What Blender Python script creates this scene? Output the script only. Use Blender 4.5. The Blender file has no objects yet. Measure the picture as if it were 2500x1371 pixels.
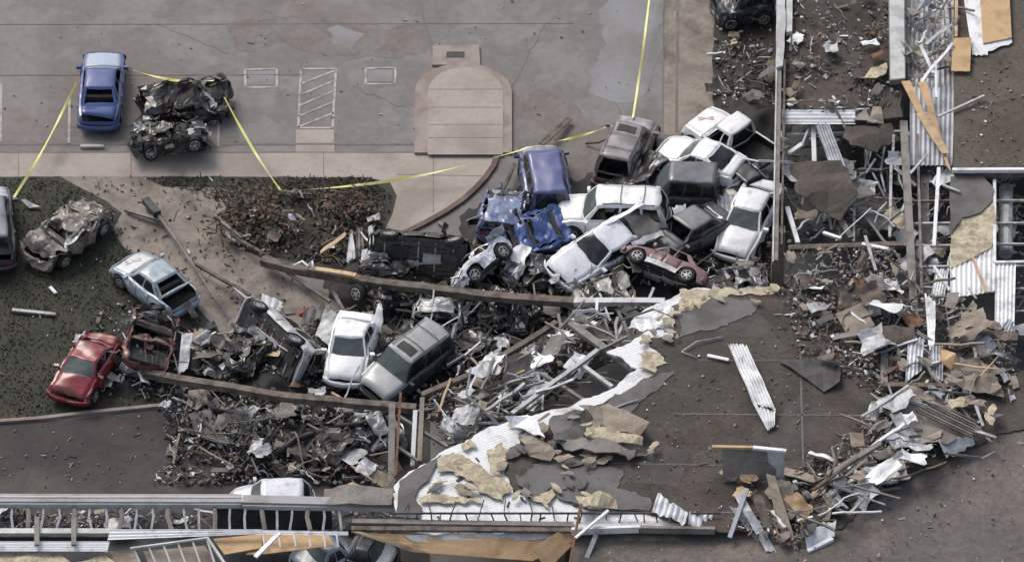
import bpy, bmesh, math, random
from mathutils import Vector, Matrix, noise
from mathutils.geometry import delaunay_2d_cdt
R_ = math.radians
sc = bpy.context.scene
COL = sc.collection
random.seed(7)
# ------------------------------------------------------------------ camera, sky, sun, exposure
D, EL, WID = 250.0, R_(42), 40.0
LENS = 36 * D / WID
cd = bpy.data.cameras.new('Camera'); cam = bpy.data.objects.new('Camera', cd); COL.objects.link(cam)
cam.location = (0, -D * math.cos(EL), D * math.sin(EL)); cam.rotation_euler = (R_(90) - EL, 0, 0)
cd.lens = LENS; cd.sensor_width = 36; cd.clip_end = 3000; cd.clip_start = 1
sc.camera = cam
wd = bpy.data.worlds.new('World'); sc.world = wd; wd.use_nodes = True
nt = wd.node_tree; bg = nt.nodes['Background']; sky = nt.nodes.new('ShaderNodeTexSky')
SUN_EL, SUN_AZ = R_(48), R_(-38)          # azimuth clockwise from +Y: behind and left of the cars
sky.sky_type = 'NISHITA'; sky.sun_disc = False; sky.sun_elevation = SUN_EL; sky.sun_rotation = SUN_AZ
sky.air_density = 1.0; sky.dust_density = 4.0; sky.ozone_density = 0.6
hs = nt.nodes.new('ShaderNodeHueSaturation'); hs.inputs['Saturation'].default_value = .6; nt.links.new(sky.outputs[0], hs.inputs['Color'])      # thin overcast greys the blue
nt.links.new(hs.outputs[0], bg.inputs[0]); bg.inputs[1].default_value = 0.14
sl = bpy.data.lights.new('Sun', 'SUN'); so = bpy.data.objects.new('Sun', sl); COL.objects.link(so)
sl.energy = 1.15; sl.angle = R_(26); sl.color = (1.0, 0.95, 0.88)
sd = Vector((math.sin(SUN_AZ) * math.cos(SUN_EL), math.cos(SUN_AZ) * math.cos(SUN_EL), math.sin(SUN_EL)))
so.rotation_euler = sd.to_track_quat('Z', 'Y').to_euler(); so.location = (-30, 40, 60)
vs = sc.view_settings; vs.view_transform = 'Standard'; vs.look = 'None'; vs.gamma = 1; vs.exposure = 0.33

def P(px, py, z=0.0):
    """the point of the place at height z that the photograph shows at (px, py)"""
    k = 36 / LENS / 2500
    dx, dy = (px - 1250) * k, -(py - 685.5) * k
    d = Vector((dx, math.cos(EL) + dy * math.sin(EL), -math.sin(EL) + dy * math.cos(EL)))
    o = Vector((0, -D * math.cos(EL), D * math.sin(EL)))
    return o + d * ((z - o.z) / d.z)

def P3(t): return P(*t)
# ------------------------------------------------------------------ materials
MATS = {}
def mat(name, col, col2=None, rough=.8, scale=2.0, mix=(.45, .6), metal=0, bump=0, bscale=20, coat=0, fine=.25, wave=None, col3=None, emit=None, detail=6):
    if name in MATS: return MATS[name]
    m = bpy.data.materials.new(name); m.use_nodes = True; n = m.node_tree; L = n.links
    b = n.nodes['Principled BSDF']; b.inputs['Roughness'].default_value = rough; b.inputs['Metallic'].default_value = metal
    if coat: b.inputs['Coat Weight'].default_value = coat; b.inputs['Coat Roughness'].default_value = .15
    tc = n.nodes.new('ShaderNodeTexCoord')
    def nz(s, dt=6, rg=.6):
        t = n.nodes.new('ShaderNodeTexNoise'); t.inputs['Scale'].default_value = s; t.inputs['Detail'].default_value = dt
        t.inputs['Roughness'].default_value = rg; L.new(tc.outputs['Object'], t.inputs['Vector']); return t.outputs['Fac']
    def ramp(f, a, c):
        r = n.nodes.new('ShaderNodeMapRange'); r.inputs[1].default_value = a; r.inputs[2].default_value = c; r.clamp = True
        L.new(f, r.inputs[0]); return r.outputs[0]
    def mx(f, a, c, mode='MIX'):
        r = n.nodes.new('ShaderNodeMix'); r.data_type = 'RGBA'; r.blend_type = mode
        for s_, v in ((r.inputs[0], f), (r.inputs[6], a), (r.inputs[7], c)):
            if isinstance(v, (tuple, list)): s_.default_value = tuple(v[:3]) + (1,)
            elif isinstance(v, float): s_.default_value = v
            else: L.new(v, s_)
        return r.outputs[2]
    c = col
    if col2: c = mx(ramp(nz(scale, detail), *mix), col, col2)
    if col3: c = mx(ramp(nz(scale * .37, 4), .52, .68), c if not isinstance(c, tuple) else col, col3)
    if fine:
        g = ramp(nz(bscale, 8, .7), .25, .75)
        lo = (1 - fine,) * 3; hi = (1 + fine * .6,) * 3
        c = mx(1.0, c, mx(g, lo, hi), 'MULTIPLY')
    if wave:
        w = n.nodes.new('ShaderNodeTexWave'); mp = n.nodes.new('ShaderNodeMapping'); mp.inputs['Rotation'].default_value = (0, 0, R_(wave[1]))
        L.new(tc.outputs['Object'], mp.inputs[0]); L.new(mp.outputs[0], w.inputs[0]); w.inputs['Scale'].default_value = wave[0]
        bw = n.nodes.new('ShaderNodeBump'); bw.inputs['Strength'].default_value = wave[2]; bw.inputs['Distance'].default_value = .06
        L.new(w.outputs['Fac'], bw.inputs['Height']); L.new(bw.outputs[0], b.inputs['Normal'])
    elif bump:
        bw = n.nodes.new('ShaderNodeBump'); bw.inputs['Strength'].default_value = bump; bw.inputs['Distance'].default_value = .05
        L.new(nz(bscale, 6, .7), bw.inputs['Height']); L.new(bw.outputs[0], b.inputs['Normal'])
    if isinstance(c, tuple): b.inputs['Base Color'].default_value = tuple(c[:3]) + (1,)
    else: L.new(c, b.inputs['Base Color'])
    MATS[name] = m; return m

MUD = (.085, .06, .045)
def paint(name, col, dirt=.35, rough=.32, metal=.0):
    a = .62 - dirt * .35
    return mat('paint_' + name, col, tuple(.55 * c * .5 + m * .75 for c, m in zip(col, MUD)), rough=rough, scale=2.3, mix=(a, a + .22), metal=metal, coat=.35, fine=.22, bscale=9)
M = dict(
    lot=mat('lot_concrete', (.166, .156, .150), (.202, .191, .183), scale=.42, mix=(.48, .55), bscale=2.2, fine=.24, col3=(.172, .143, .130), rough=.85, bump=.1),
    walk=mat('walk_concrete', (.345, .305, .27), (.265, .225, .20), scale=.35, mix=(.45, .62), bscale=5, fine=.16, rough=.9),
    path=mat('path_concrete', (.255, .222, .190), (.135, .110, .096), scale=.7, mix=(.42, .60), bscale=5, fine=.3, rough=.9, col3=(.27, .235, .2)),
    kerb=mat('kerb_stone', (.29, .245, .215), (.215, .165, .145), scale=1.0, bscale=8, fine=.25),
    kerbdark=mat('kerb_dark', (.10, .068, .055), (.15, .11, .09), scale=.8, bscale=8, fine=.25),
    joint=mat('joint_dark', (.13, .11, .1), (.19, .165, .15), scale=.9, mix=(.35, .7), bscale=8, fine=.25),
    smear=mat('grey_smear', (.225, .225, .235), (.18, .17, .165), scale=.35, mix=(.4, .62), bscale=4, fine=.12),
    line=mat('line_paint', (.40, .37, .34), (.24, .22, .20), scale=2.2, mix=(.46, .60), bscale=10, fine=.2),
    soil=mat('soil', (.026, .022, .017), (.052, .042, .034), scale=.7, mix=(.45, .65), bscale=7, fine=.5, bump=.5, col3=(.03, .034, .02)),
    grass=mat('grass_ground', (.021, .025, .012), (.044, .035, .025), scale=.45, mix=(.45, .66), bscale=7, fine=.5, bump=.6),
    blade=mat('grass_blade', (.024, .028, .012), (.038, .034, .021), scale=1.5, fine=.3),
    leaf=mat('dead_leaf', (.085, .066, .044), (.036, .028, .02), scale=4, fine=.2),
    road=mat('service_road', (.034, .031, .031), (.055, .048, .044), scale=.35, mix=(.42, .62), bscale=2.6, fine=.36, rough=.85, col3=(.105, .086, .074)),
    rubble=mat('rubble_dark', (.012, .012, .014), (.036, .03, .027), scale=1.6, mix=(.45, .68), bscale=9, fine=.5, bump=.8, col3=(.035, .03, .02)),  # dark rubble; its near-black colour also carries the shade between the wrecks
    white=mat('white_metal', (.72, .73, .75), (.36, .34, .33), scale=1.5, mix=(.52, .72), rough=.5, bscale=9, fine=.15),
    deck=mat('white_deck', (.70, .71, .73), (.36, .34, .32), scale=1.1, mix=(.52, .72), rough=.55, bscale=9, fine=.18, wave=(2.6, 62, .22)),
    decks=mat('white_deck_south', (.62, .64, .68), (.36, .35, .34), scale=1.4, mix=(.55, .75), rough=.55, bscale=9, fine=.18, wave=(1.8, 90, .5)),
    silver=mat('grey_metal', (.40, .41, .43), (.17, .16, .155), scale=1.8, mix=(.48, .7), rough=.5, bscale=9, fine=.2, metal=.15),
    steel=mat('steel_weathered', (.21, .195, .18), (.10, .085, .075), scale=2.0, mix=(.45, .65), rough=.7, bscale=12, fine=.25),
    dsteel=mat('steel_dark', (.060, .057, .06), (.026, .024, .024), scale=2.0, rough=.7, bscale=12, fine=.3),
    timber=mat('timber_weathered', (.165, .135, .11), (.065, .052, .044), scale=2.6, mix=(.42, .64), rough=.9, bscale=10, fine=.3, bump=.3),
    wood=mat('wood_fresh', (.52, .38, .24), (.30, .2, .12), scale=2, mix=(.5, .7), rough=.85, bscale=9, fine=.2),
    ply=mat('plywood_tan', (.50, .34, .19), (.34, .215, .12), scale=1.4, mix=(.48, .7), rough=.85, bscale=7, fine=.15),
    board=mat('board_grey_tan', (.30, .255, .205), (.19, .155, .125), scale=1.4, mix=(.45, .65), rough=.9, bscale=8, fine=.22),
    foam=mat('insulation_yellow', (.52, .46, .33), (.34, .29, .21), scale=2.8, mix=(.45, .60), rough=.95, bscale=7, fine=.45, bump=.9),
    memb=mat('roof_gravel', (.090, .073, .063), (.055, .044, .037), scale=.6, mix=(.42, .60), rough=.95, bscale=6, fine=.5, bump=.6, col3=(.060, .060, .048)),
    memblow=mat('roof_gravel_low', (.172, .147, .130), (.112, .098, .088), scale=.5, mix=(.42, .60), rough=.95, bscale=5, fine=.45, bump=.5, col3=(.128, .112, .112)),
    membr=mat('roof_gravel_east', (.120, .096, .080), (.082, .064, .050), scale=.5, mix=(.42, .60), rough=.95, bscale=6, fine=.5, bump=.6, col3=(.088, .084, .062)),
    membg=mat('roof_felt', (.145, .138, .138), (.095, .086, .082), scale=.8, mix=(.42, .62), rough=.9, bscale=8, fine=.2),
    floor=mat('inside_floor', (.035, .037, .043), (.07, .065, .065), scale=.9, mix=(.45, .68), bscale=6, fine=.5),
    wall=mat('ruin_wall', (.22, .20, .185), (.12, .105, .095), scale=1.0, mix=(.45, .65), bscale=7, fine=.25),
    glass=mat('windshield_glass', (.085, .105, .105), (.17, .19, .18), scale=1.1, mix=(.5, .72), rough=.12, fine=.15, bscale=5),
    dglass=mat('dark_glass', (.012, .014, .018), (.03, .032, .035), scale=2, rough=.12, fine=0),
    black=mat('black_plastic', (.014, .014, .016), (.03, .027, .025), scale=3, rough=.6, fine=.2),
    under=mat('underbody', (.03, .032, .032), (.07, .06, .052), scale=3, rough=.7, fine=.35, bscale=10),
    rubber=mat('tyre_rubber', (.014, .014, .015), (.03, .026, .023), scale=5, rough=.85, fine=.2),
    rim=mat('alloy_rim', (.52, .52, .52), (.25, .23, .21), scale=6, rough=.35, metal=.3, fine=.1),
    seat=mat('seat_beige', (.36, .28, .2), (.2, .15, .11), scale=4, rough=.9, fine=.2),
    dseat=mat('seat_dark', (.05, .05, .055), (.03, .03, .03), scale=4, rough=.9, fine=.2),
    lamp=mat('lamp_clear', (.55, .56, .58), (.3, .3, .3), scale=8, rough=.15, fine=0),
    red=mat('red_plastic', (.42, .035, .03), (.25, .03, .02), scale=6, rough=.4, fine=.1),
    spray=mat('spray_paint', (.62, .34, .30), (.66, .60, .58), scale=7, rough=.8, fine=.1),
    tape=mat('yellow_tape', (.68, .62, .17), (.74, .7, .38), scale=2.5, rough=.5, fine=.1),
    bark=mat('bark', (.10, .078, .06), (.055, .042, .033), scale=4, rough=.95, fine=.3, bscale=15),
    rust=mat('rust_orange', (.20, .10, .06), (.12, .065, .045), scale=3, rough=.9, fine=.3),
    blue=mat('blue_plastic', (.06, .1, .34), (.04, .06, .15), scale=3, rough=.5, fine=.2),
)
# ------------------------------------------------------------------ mesh helpers
class MB:
    def __init__(s): s.v = []; s.f = []; s.mi = []; s.m = []
    def slot(s, m):
        if m not in s.m: s.m.append(m)
        return s.m.index(m)
    def add(s, vs_, fs, m):
        k = len(s.v); i = s.slot(m)
        s.v += [Vector(v) for v in vs_]
        for f in fs: s.f.append(tuple(a + k for a in f)); s.mi.append(i)
    def box(s, c, size, m, rot=None):
        c = Vector(c); hx, hy, hz = [a / 2 for a in size]
        vv = [Vector((x, y, z)) for z in (-hz, hz) for y in (-hy, hy) for x in (-hx, hx)]
        if rot is not None: vv = [rot @ v for v in vv]
        s.add([c + v for v in vv], [(0, 2, 3, 1), (4, 5, 7, 6), (0, 1, 5, 4), (2, 6, 7, 3), (0, 4, 6, 2), (1, 3, 7, 5)], m)
    def beam(s, a, b, w, h, m, bend=0, seg=1, seed=0, up=None):
        a, b = Vector(a), Vector(b); X = (b - a)
        if X.length < 1e-6: return
        X.normalize(); Z = Vector(up) if up else Vector((0, 0, 1))
        if abs(X.dot(Z)) > .97: Z = Vector((0, 1, 0))
        Y = Z.cross(X).normalized(); Z = X.cross(Y); n = max(1, seg); vv = []; ff = []
        for i in range(n + 1):
            t = i / n; p = a.lerp(b, t)
            if bend: p = p + noise.noise_vector(Vector((t * 2.3 + seed, seed * 1.7, 0))) * bend * math.sin(math.pi * t) 
            for (y, z) in ((-w / 2, -h / 2), (w / 2, -h / 2), (w / 2, h / 2), (-w / 2, h / 2)): vv.append(p + Y * y + Z * z)
        for i in range(n):
            k = i * 4
            for j in range(4): ff.append((k + j, k + (j + 1) % 4, k + 4 + (j + 1) % 4, k + 4 + j))
        ff += [(3, 2, 1, 0), (n * 4, n * 4 + 1, n * 4 + 2, n * 4 + 3)]
        s.add(vv, ff, m)
    def tube(s, pts, r, m, n=6, taper=1.0):
        pts = [Vector(p) for p in pts]; vv = []; ff = []
        for i, p in enumerate(pts):
            d = (pts[min(i + 1, len(pts) - 1)] - pts[max(i - 1, 0)]).normalized()
            u = Vector((0, 0, 1)) if abs(d.z) < .9 else Vector((1, 0, 0))
            a = d.cross(u).normalized(); b = d.cross(a); rr = r * (1 + (taper - 1) * i / max(1, len(pts) - 1))
            for j in range(n): an = 2 * math.pi * j / n; vv.append(p + a * math.cos(an) * rr + b * math.sin(an) * rr)
        for i in range(len(pts) - 1):
            for j in range(n): ff.append((i * n + j, i * n + (j + 1) % n, (i + 1) * n + (j + 1) % n, (i + 1) * n + j))
        ff += [tuple(range(n))[::-1], tuple(range((len(pts) - 1) * n, len(pts) * n))]
        s.add(vv, ff, m)
    def grid(s, fn, nu, nv, m, skip=None):
        k = len(s.v); i = s.slot(m)
        for b in range(nv + 1):
            for a in range(nu + 1): s.v.append(Vector(fn(a / nu, b / nv)))
        for b in range(nv):
            for a in range(nu):
                if skip and skip((a + .5) / nu, (b + .5) / nv): continue
                q = k + b * (nu + 1) + a; s.f.append((q, q + 1, q + nu + 2, q + nu + 1)); s.mi.append(i)
    def slab(s, fn, nu, nv, th, m, m2=None):
        """a bent sheet with thickness"""
        top = [[Vector(fn(a / nu, b / nv)) for a in range(nu + 1)] for b in range(nv + 1)]
        nrm = (top[0][nu] - top[0][0]).cross(top[nv][0] - top[0][0]).normalized()
        if nrm.z < 0: nrm = -nrm
        W_ = nu + 1; N = W_ * (nv + 1)
        vv = [p for r in top for p in r]; vv += [p - nrm * th for p in vv]; ff = []; fb = []
        for b in range(nv):
            for a in range(nu):
                q = b * W_ + a; ff.append((q, q + 1, q + W_ + 1, q + W_)); fb.append((q + N, q + W_ + N, q + W_ + 1 + N, q + 1 + N))
        for a in range(nu):
            fb.append((a, a + N, a + 1 + N, a + 1)); q = nv * W_ + a; fb.append((q, q + 1, q + 1 + N, q + N))
        for b in range(nv):
            q = b * W_; fb.append((q, q + W_, q + W_ + N, q + N)); q += nu; fb.append((q, q + N, q + W_ + N, q + W_))
        if m2 is None: s.add(vv, ff + fb, m)
        else:
            k = len(s.v); s.add(vv, ff, m); i = s.slot(m2)
            for f in fb: s.f.append(tuple(a + k for a in f)); s.mi.append(i)
    def build(s, name, parent=None, origin=None, smooth=False, warp=None):
        if not s.f: return None
        me = bpy.data.meshes.new(name)
        vv = [warp(v) for v in s.v] if warp else s.v
        if origin is None:
            if parent is None:
                c = Vector((sum(v.x for v in vv), sum(v.y for v in vv), 0)) / len(vv); c.z = min(v.z for v in vv); origin = c
            else: origin = Vector((0, 0, 0))
        o_ = Vector(origin)
        me.from_pydata([tuple(v - o_) for v in vv], [], s.f)
        for m in s.m: me.materials.append(m)
        me.polygons.foreach_set('material_index', s.mi)
        if smooth: me.polygons.foreach_set('use_smooth', [True] * len(s.f))
        me.update()
        ob = bpy.data.objects.new(name, me); COL.objects.link(ob)
        if parent is None: ob.location = o_
        else:
            ob.parent = parent
            ob.location = o_
        return ob
def tag(o, label=None, cat=None, group=None, kind=None):
    if label: o['label'] = label
    if cat: o['category'] = cat
    if group: o['group'] = group
    if kind: o['kind'] = kind
    return o
def empty(name, loc, label, cat, group=None, mtx=None):
    o = bpy.data.objects.new(name, None); COL.objects.link(o); o.empty_display_size = .2
    if mtx is not None: o.matrix_world = mtx
    else: o.location = loc
    return tag(o, label, cat, group)
def rag(pts, jit, step=.35, seed=0):
    out = []; n = len(pts)
    for i in range(n):
        a, b = Vector(pts[i]), Vector(pts[(i + 1) % n]); k = max(1, int((b - a).length / step)) if jit else 1
        for j in range(k):
            p = a.lerp(b, j / k)
            if jit:
                q = noise.noise_vector(p * 1.3 + Vector((seed, 0, 0))) * jit + noise.noise_vector(p * 4.1 + Vector((0, seed, 0))) * jit * .6
                p = p + Vector((q.x, q.y, 0))
            out.append(p)
    return out
def polymesh(mb, pts3, th, m, m2=None, jit=0, step=.35, crumple=0, res=.5, seed=0, cfreq=1.1):
    """a polygon sheet (top and ragged sides) through 3-D boundary points"""
    B = rag(pts3, jit, step, seed); n = len(B)
    v2 = [Vector((p.x, p.y)) for p in B]
    xs = [p.x for p in v2]; ys = [p.y for p in v2]; inner = []
    if crumple or res < 90:
        x = min(xs) + res / 2
        while x < max(xs):
            y = min(ys) + res / 2
            while y < max(ys): inner.append(Vector((x + (random.random() - .5) * res * .3, y + (random.random() - .5) * res * .3))); y += res
            x += res
    def inside(q):
        c = False; j = n - 1
        for i in range(n):
            a, b = v2[i], v2[j]
            if (a.y > q.y) != (b.y > q.y) and q.x < (b.x - a.x) * (q.y - a.y) / (b.y - a.y) + a.x: c = not c
            j = i
        return c
    if len(inner) > 4000: inner = inner[::len(inner) // 4000 + 1]
    inner = [q for q in inner if inside(q)]
    r = delaunay_2d_cdt(v2 + inner, [], [list(range(n))], 1, 1e-5)
    vo, fo = r[0], r[2]; orig = [Vector(p) for p in pts3]; flat = max(p.z for p in orig) - min(p.z for p in orig) < 1e-4
    def zz(p):
        if flat: z = orig[0].z
        else:
            ws = zs = 0
            for o in orig:
                w = 1 / ((o.x - p.x) ** 2 + (o.y - p.y) ** 2 + .01) ** 1.3; ws += w; zs += w * o.z
            z = zs / ws
        if crumple: z += crumple * (noise.noise(Vector((p.x * cfreq, p.y * cfreq, seed))) + .5 * noise.noise(Vector((p.x * cfreq * 2.7, p.y * cfreq * 2.7, seed + 5))))
        return z
    k = len(mb.v); vv = [Vector((p.x, p.y, zz(p))) for p in vo]
    mb.add(vv, [tuple(f) for f in fo], m)
    # sides: edges used once
    cnt = {}
    for f in fo:
        for a, b in zip(f, f[1:] + f[:1]):
            if (b, a) in cnt: del cnt[(b, a)]
            else: cnt[(a, b)] = 1
    i2 = mb.slot(m2 or m); low = {}
    for a, b in cnt:
        for q in (a, b):
            if q not in low: low[q] = len(mb.v); mb.v.append(vv[q] - Vector((0, 0, th)))
        mb.f.append((k + b, k + a, low[a], low[b])); mb.mi.append(i2)
def poly(name, px, m, th=.02, label=None, cat=None, group=None, kind=None, parent=None, **kw):
    mb = MB(); polymesh(mb, [P3(p) for p in px], th, m, **kw)
    o = mb.build(name, parent); return tag(o, label, cat, group, kind)
def flat(px, z): return [(a, b, z) for a, b in px]
def ribbon(mb, pts, w, h, m):
    """a band of width w following pts, its top h above"""
    pts = [Vector(p) for p in pts]; vv = []; ff = []
    for i, p in enumerate(pts):
        d = (pts[min(i + 1, len(pts) - 1)] - pts[max(i - 1, 0)]); d.z = 0; d.normalize(); s = Vector((-d.y, d.x, 0)) * w / 2
        vv += [p - s, p + s, p + s + Vector((0, 0, h)), p - s + Vector((0, 0, h))]
    for i in range(len(pts) - 1):
        k = i * 4
        for j in range(4): ff.append((k + j, k + 4 + j, k + 4 + (j + 1) % 4, k + (j + 1) % 4))
    ff += [(0, 1, 2, 3), tuple(len(vv) - 4 + j for j in (3, 2, 1, 0))]
    mb.add(vv, ff, m)
# ------------------------------------------------------------------ ground (setting)
def struct(name, px, z, m, **kw):
    return poly(name, flat(px, z), m, th=.003, kind='structure', res=99, **kw)
g = MB(); g.grid(lambda u, v: ((u - .5) * 1600, (v - .5) * 1600, 0), 8, 8, M['lot']); o = g.build('ground', origin=(0, 0, 0)); tag(o, kind='structure')
struct('pavement', [(-900, 373), (1228, 373), (1215, 400), (1180, 440), (1130, 490), (1080, 522), (985, 572), (930, 566), (960, 500), (968, 478), (950, 448), (900, 432), (-900, 430)], .008, M['walk'])
struct('path', [(-60, 432), (140, 432), (260, 490), (300, 520), (278, 560), (300, 600), (380, 660), (470, 735), (560, 800), (700, 840), (900, 800), (900, 720), (760, 700), (560, 540), (600, 470), (540, 455), (400, 455), (345, 431), (140, 431)], .012, M['path'], jit=.05)
struct('lawn', [(-1200, 431), (145, 431), (262, 492), (296, 520), (276, 560), (300, 600), (380, 664), (480, 748), (600, 880), (640, 980), (400, 990), (300, 1000), (170, 1018), (0, 1028), (-1200, 1060)], .02, M['grass'], jit=.06)
struct('verge', [(350, 431), (900, 432), (950, 446), (968, 478), (960, 520), (930, 580), (880, 690), (760, 670), (660, 640), (560, 590), (535, 545), (555, 500), (600, 474), (530, 456), (400, 455)], .02, M['soil'], jit=.06)
struct('service_road', [(-1200, 1045), (0, 1034), (170, 1024), (300, 1006), (420, 995), (1050, 990), (1050, 1500), (-1200, 1500)], .016, M['road'])
mb = MB(); ribbon(mb, [P(x, y, 0) for x, y in ((-900, 1046), (-300, 1036), (0, 1031), (100, 1024), (200, 1012), (320, 1000), (420, 990))], .16, .13, M['kerb']); tag(mb.build('kerb'), kind='structure')
mb = MB(); ribbon(mb, [P(x, y, 0) for x, y in ((1216, 372), (1205, 408), (1184, 438), (1158, 466), (1128, 492), (1090, 518), (1040, 546), (985, 573))], .22, .12, M['kerbdark']); tag(mb.build('kerb_curve'), kind='structure')
struct('verge_east', [(1748, -80), (1905, -80), (1900, 700), (1500, 700), (1660, 340), (1745, 300), (1738, 180)], .02, M['soil'], jit=.1)
struct('pavement_east', [(1622, -80), (1757, -80), (1745, 300), (1700, 330), (1618, 330)], .008, M['path'])
struct('lot_stain', [(1490, -80), (1600, -80), (1618, 120), (1590, 200), (1560, 250), (1490, 240), (1440, 220), (1465, 100), (1480, 30)], .006, M['smear'], jit=.5)
struct('lot_stain', [(250, 330), (320, 300), (460, 330), (620, 345), (560, 352), (260, 351)], .005, mat('damp_stain', (.125, .112, .105), (.165, .154, .147), scale=1.1, mix=(.40, .58), bscale=4, fine=.3), jit=.4)
struct('lot_stain', [(1230, 250), (1300, 200), (1400, 260), (1500, 330), (1480, 450), (1380, 470), (1300, 400), (1240, 340)], .005, mat('brown_stain', (.150, .125, .113), (.172, .158, .150), scale=.8, mix=(.42, .58), bscale=4, fine=.3), jit=.5)
struct('lot_stain', [(560, 60), (740, 40), (900, 70), (1040, 60), (1040, 130), (860, 150), (700, 110), (580, 120)], .005, MATS['brown_stain'], jit=.5)
struct('lot_stain', [(800, 70), (850, 62), (880, 90), (860, 120), (815, 110)], .007, M['smear'], jit=.3)
mb = MB()
for k_, (x0, y0, dx, dy) in enumerate(((1015, -60, 4, 20), (380, 60, 18, 7), (1330, 60, -9, 17), (140, 200, 13, 12), (860, 210, 14, 6), (1500, 250, 8, 14))):
    pts_ = [P(x0 + dx * i + 9 * noise.noise(Vector((i * .6, k_, 0))), y0 + dy * i + 9 * noise.noise(Vector((i * .6, 0, k_))), .006) for i in range(11)]
    ribbon(mb, pts_, .035, .004, M['joint'])
tag(mb.build('pavement_cracks'), kind='structure')
mb = MB()
for a, b, w in (((1655, -80), (1651, 322), .10), ((1621, -80), (1618, 322), .05)): ribbon(mb, [P(*a, 0), P(*b, 0)], w, .022, M['joint'])
for a, b, w in (((-900, 185), (735, 183), .05), ((-900, 352), (1010, 352), .13), ((735, 150), (735, 168), .03), ((-900, 372), (1230, 372), .04), ((790, 373), (790, 429), .03), ((320, 373), (320, 429), .03), ((45, 373), (45, 429), .03), ((1058, 373), (1058, 520), .03), ((968, 426), (1190, 430), .03), ((1000, -60), (1055, 110), .03), ((-60, 60), (1400, 58), .03)):
    ribbon(mb, [P(*a, 0), P(*b, 0)], w, .014, M['joint'])
tag(mb.build('paving_joints'), kind='structure')
# kerbed island with drain
isl = empty('parking_island', P(1130, 300), 'round-ended concrete parking island with a drain box at its far end', 'island')
def arch(cx, hw, ytop, yb, n=14, ry=None):
    ry = ry or hw * .66
    return [(cx - hw, yb)] + [(cx - hw * math.cos(math.pi * i / n), ytop + ry - ry * math.sin(math.pi * i / n)) for i in range(n + 1)] + [(cx + hw, yb)]
def P_local(mb, name, par): 
    o = mb.build(name, None, origin=par.location); o.parent = par; o.location = (0, 0, 0); return o
mb = MB(); polymesh(mb, [P(x, y, .13) for x, y in arch(1131, 119, 154, 372, ry=72)], .13, M['kerb'], res=99); P_local(mb, 'kerb_ring', isl)
mb = MB(); polymesh(mb, [P(x, y, .145) for x, y in arch(1136, 92, 164, 377, ry=62)], .012, M['walk'], res=99)
P_local(mb, 'slab', isl)
mb = MB()
for yy in (218, 262, 304, 336): ribbon(mb, [P(1046, yy, .147), P(1225, yy, .147)], .025, .003, M['joint'])
P_local(mb, 'slab_joint', isl)
mb = MB(); polymesh(mb, [P(x, y, .10) for x, y in ((1057, 110), (1170, 110), (1172, 158), (1055, 158))], .10, M['kerb'], res=99); P_local(mb, 'drain_surround', isl)
mb = MB(); polymesh(mb, [P(x, y, .115) for x, y in ((1090, 126), (1134, 126), (1134, 140), (1090, 140))], .012, M['black'], res=99); P_local(mb, 'drain_grate', isl)
# painted marks
mb = MB(); LW = .10
def ln(a, b, w=LW, z=.010): ribbon(mb, [P(*a, z), P(*b, z)], w, .004, M['line'])
for a, b in (((735, 168), (820, 168)), ((735, 168), (728, 312)), ((820, 168), (812, 312)), ((728, 312), (812, 312)), ((734, 205), (818, 172)), ((732, 232), (818, 196)), ((730, 258), (816, 222)), ((729, 284), (815, 248)), ((728, 310), (814, 276)),
             ((170, 240), (168, 354)), ((533, 300), (533, 356)), ((3, 190), (1, 345)), ((598, 170), (672, 168)), ((598, 170), (600, 213)), ((675, 168), (676, 213)), ((600, 213), (676, 213)), ((893, 167), (966, 165)), ((893, 167), (893, 205)), ((966, 165), (964, 205)), ((893, 205), (964, 205))): ln(a, b)
tag(mb.build('parking_lines'), kind='structure')
struct('faded_marking', [(604, 174), (670, 172), (670, 208), (605, 208)], .011, M['smear'])
struct('faded_marking', [(897, 170), (960, 170), (958, 200), (898, 200)], .011, M['smear'])
struct('access_ramp', [(722, 316), (815, 316), (817, 373), (722, 373)], .012, M['walk'])
o = poly('wheel_stop', flat([(196, 352), (253, 352), (253, 358), (196, 358)], .13), M['line'], th=.13, res=99, label='long pale concrete wheel stop behind the blue car', cat='wheel stop')

# heap terrain under the wrecks
HEAP = [(1230, 560), (1400, 600), (1560, 560), (1750, 500), (1800, 600), (1640, 640), (1300, 680), (1150, 700), (1000, 700), (900, 690), (640, 850), (700, 900), (850, 900), (1000, 880), (1150, 850), (1250, 800), (1100, 950), (1300, 900), (1400, 830), (800, 1020), (650, 960), (900, 1080), (700, 1100), (1200, 960), (1400, 700), (1500, 700), (1600, 700), (1700, 650), (560, 880), (460, 900), (380, 820), (350, 900), (1850, 600), (1850, 300), (1700, 420), (1500, 480), (620, 1100), (1650, 480), (1350, 500)]
HP = [P(x, y, 0) for x, y in HEAP]
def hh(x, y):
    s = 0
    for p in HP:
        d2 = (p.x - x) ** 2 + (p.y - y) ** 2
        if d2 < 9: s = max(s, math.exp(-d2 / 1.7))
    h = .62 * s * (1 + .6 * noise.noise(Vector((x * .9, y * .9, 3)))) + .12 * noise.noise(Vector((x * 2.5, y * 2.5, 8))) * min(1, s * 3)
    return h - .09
mb = MB(); a = P(250, 1160, 0); b = P(1950, 250, 0); nx, ny = 190, 150
def hf(u, v): x = a.x + (b.x - a.x) * u; y = a.y + (b.y - a.y) * v; return (x, y, hh(x, y))
hv = [[hf(i / nx, j / ny) for i in range(nx + 1)] for j in range(ny + 1)]
k = 0; idx = {}
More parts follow.
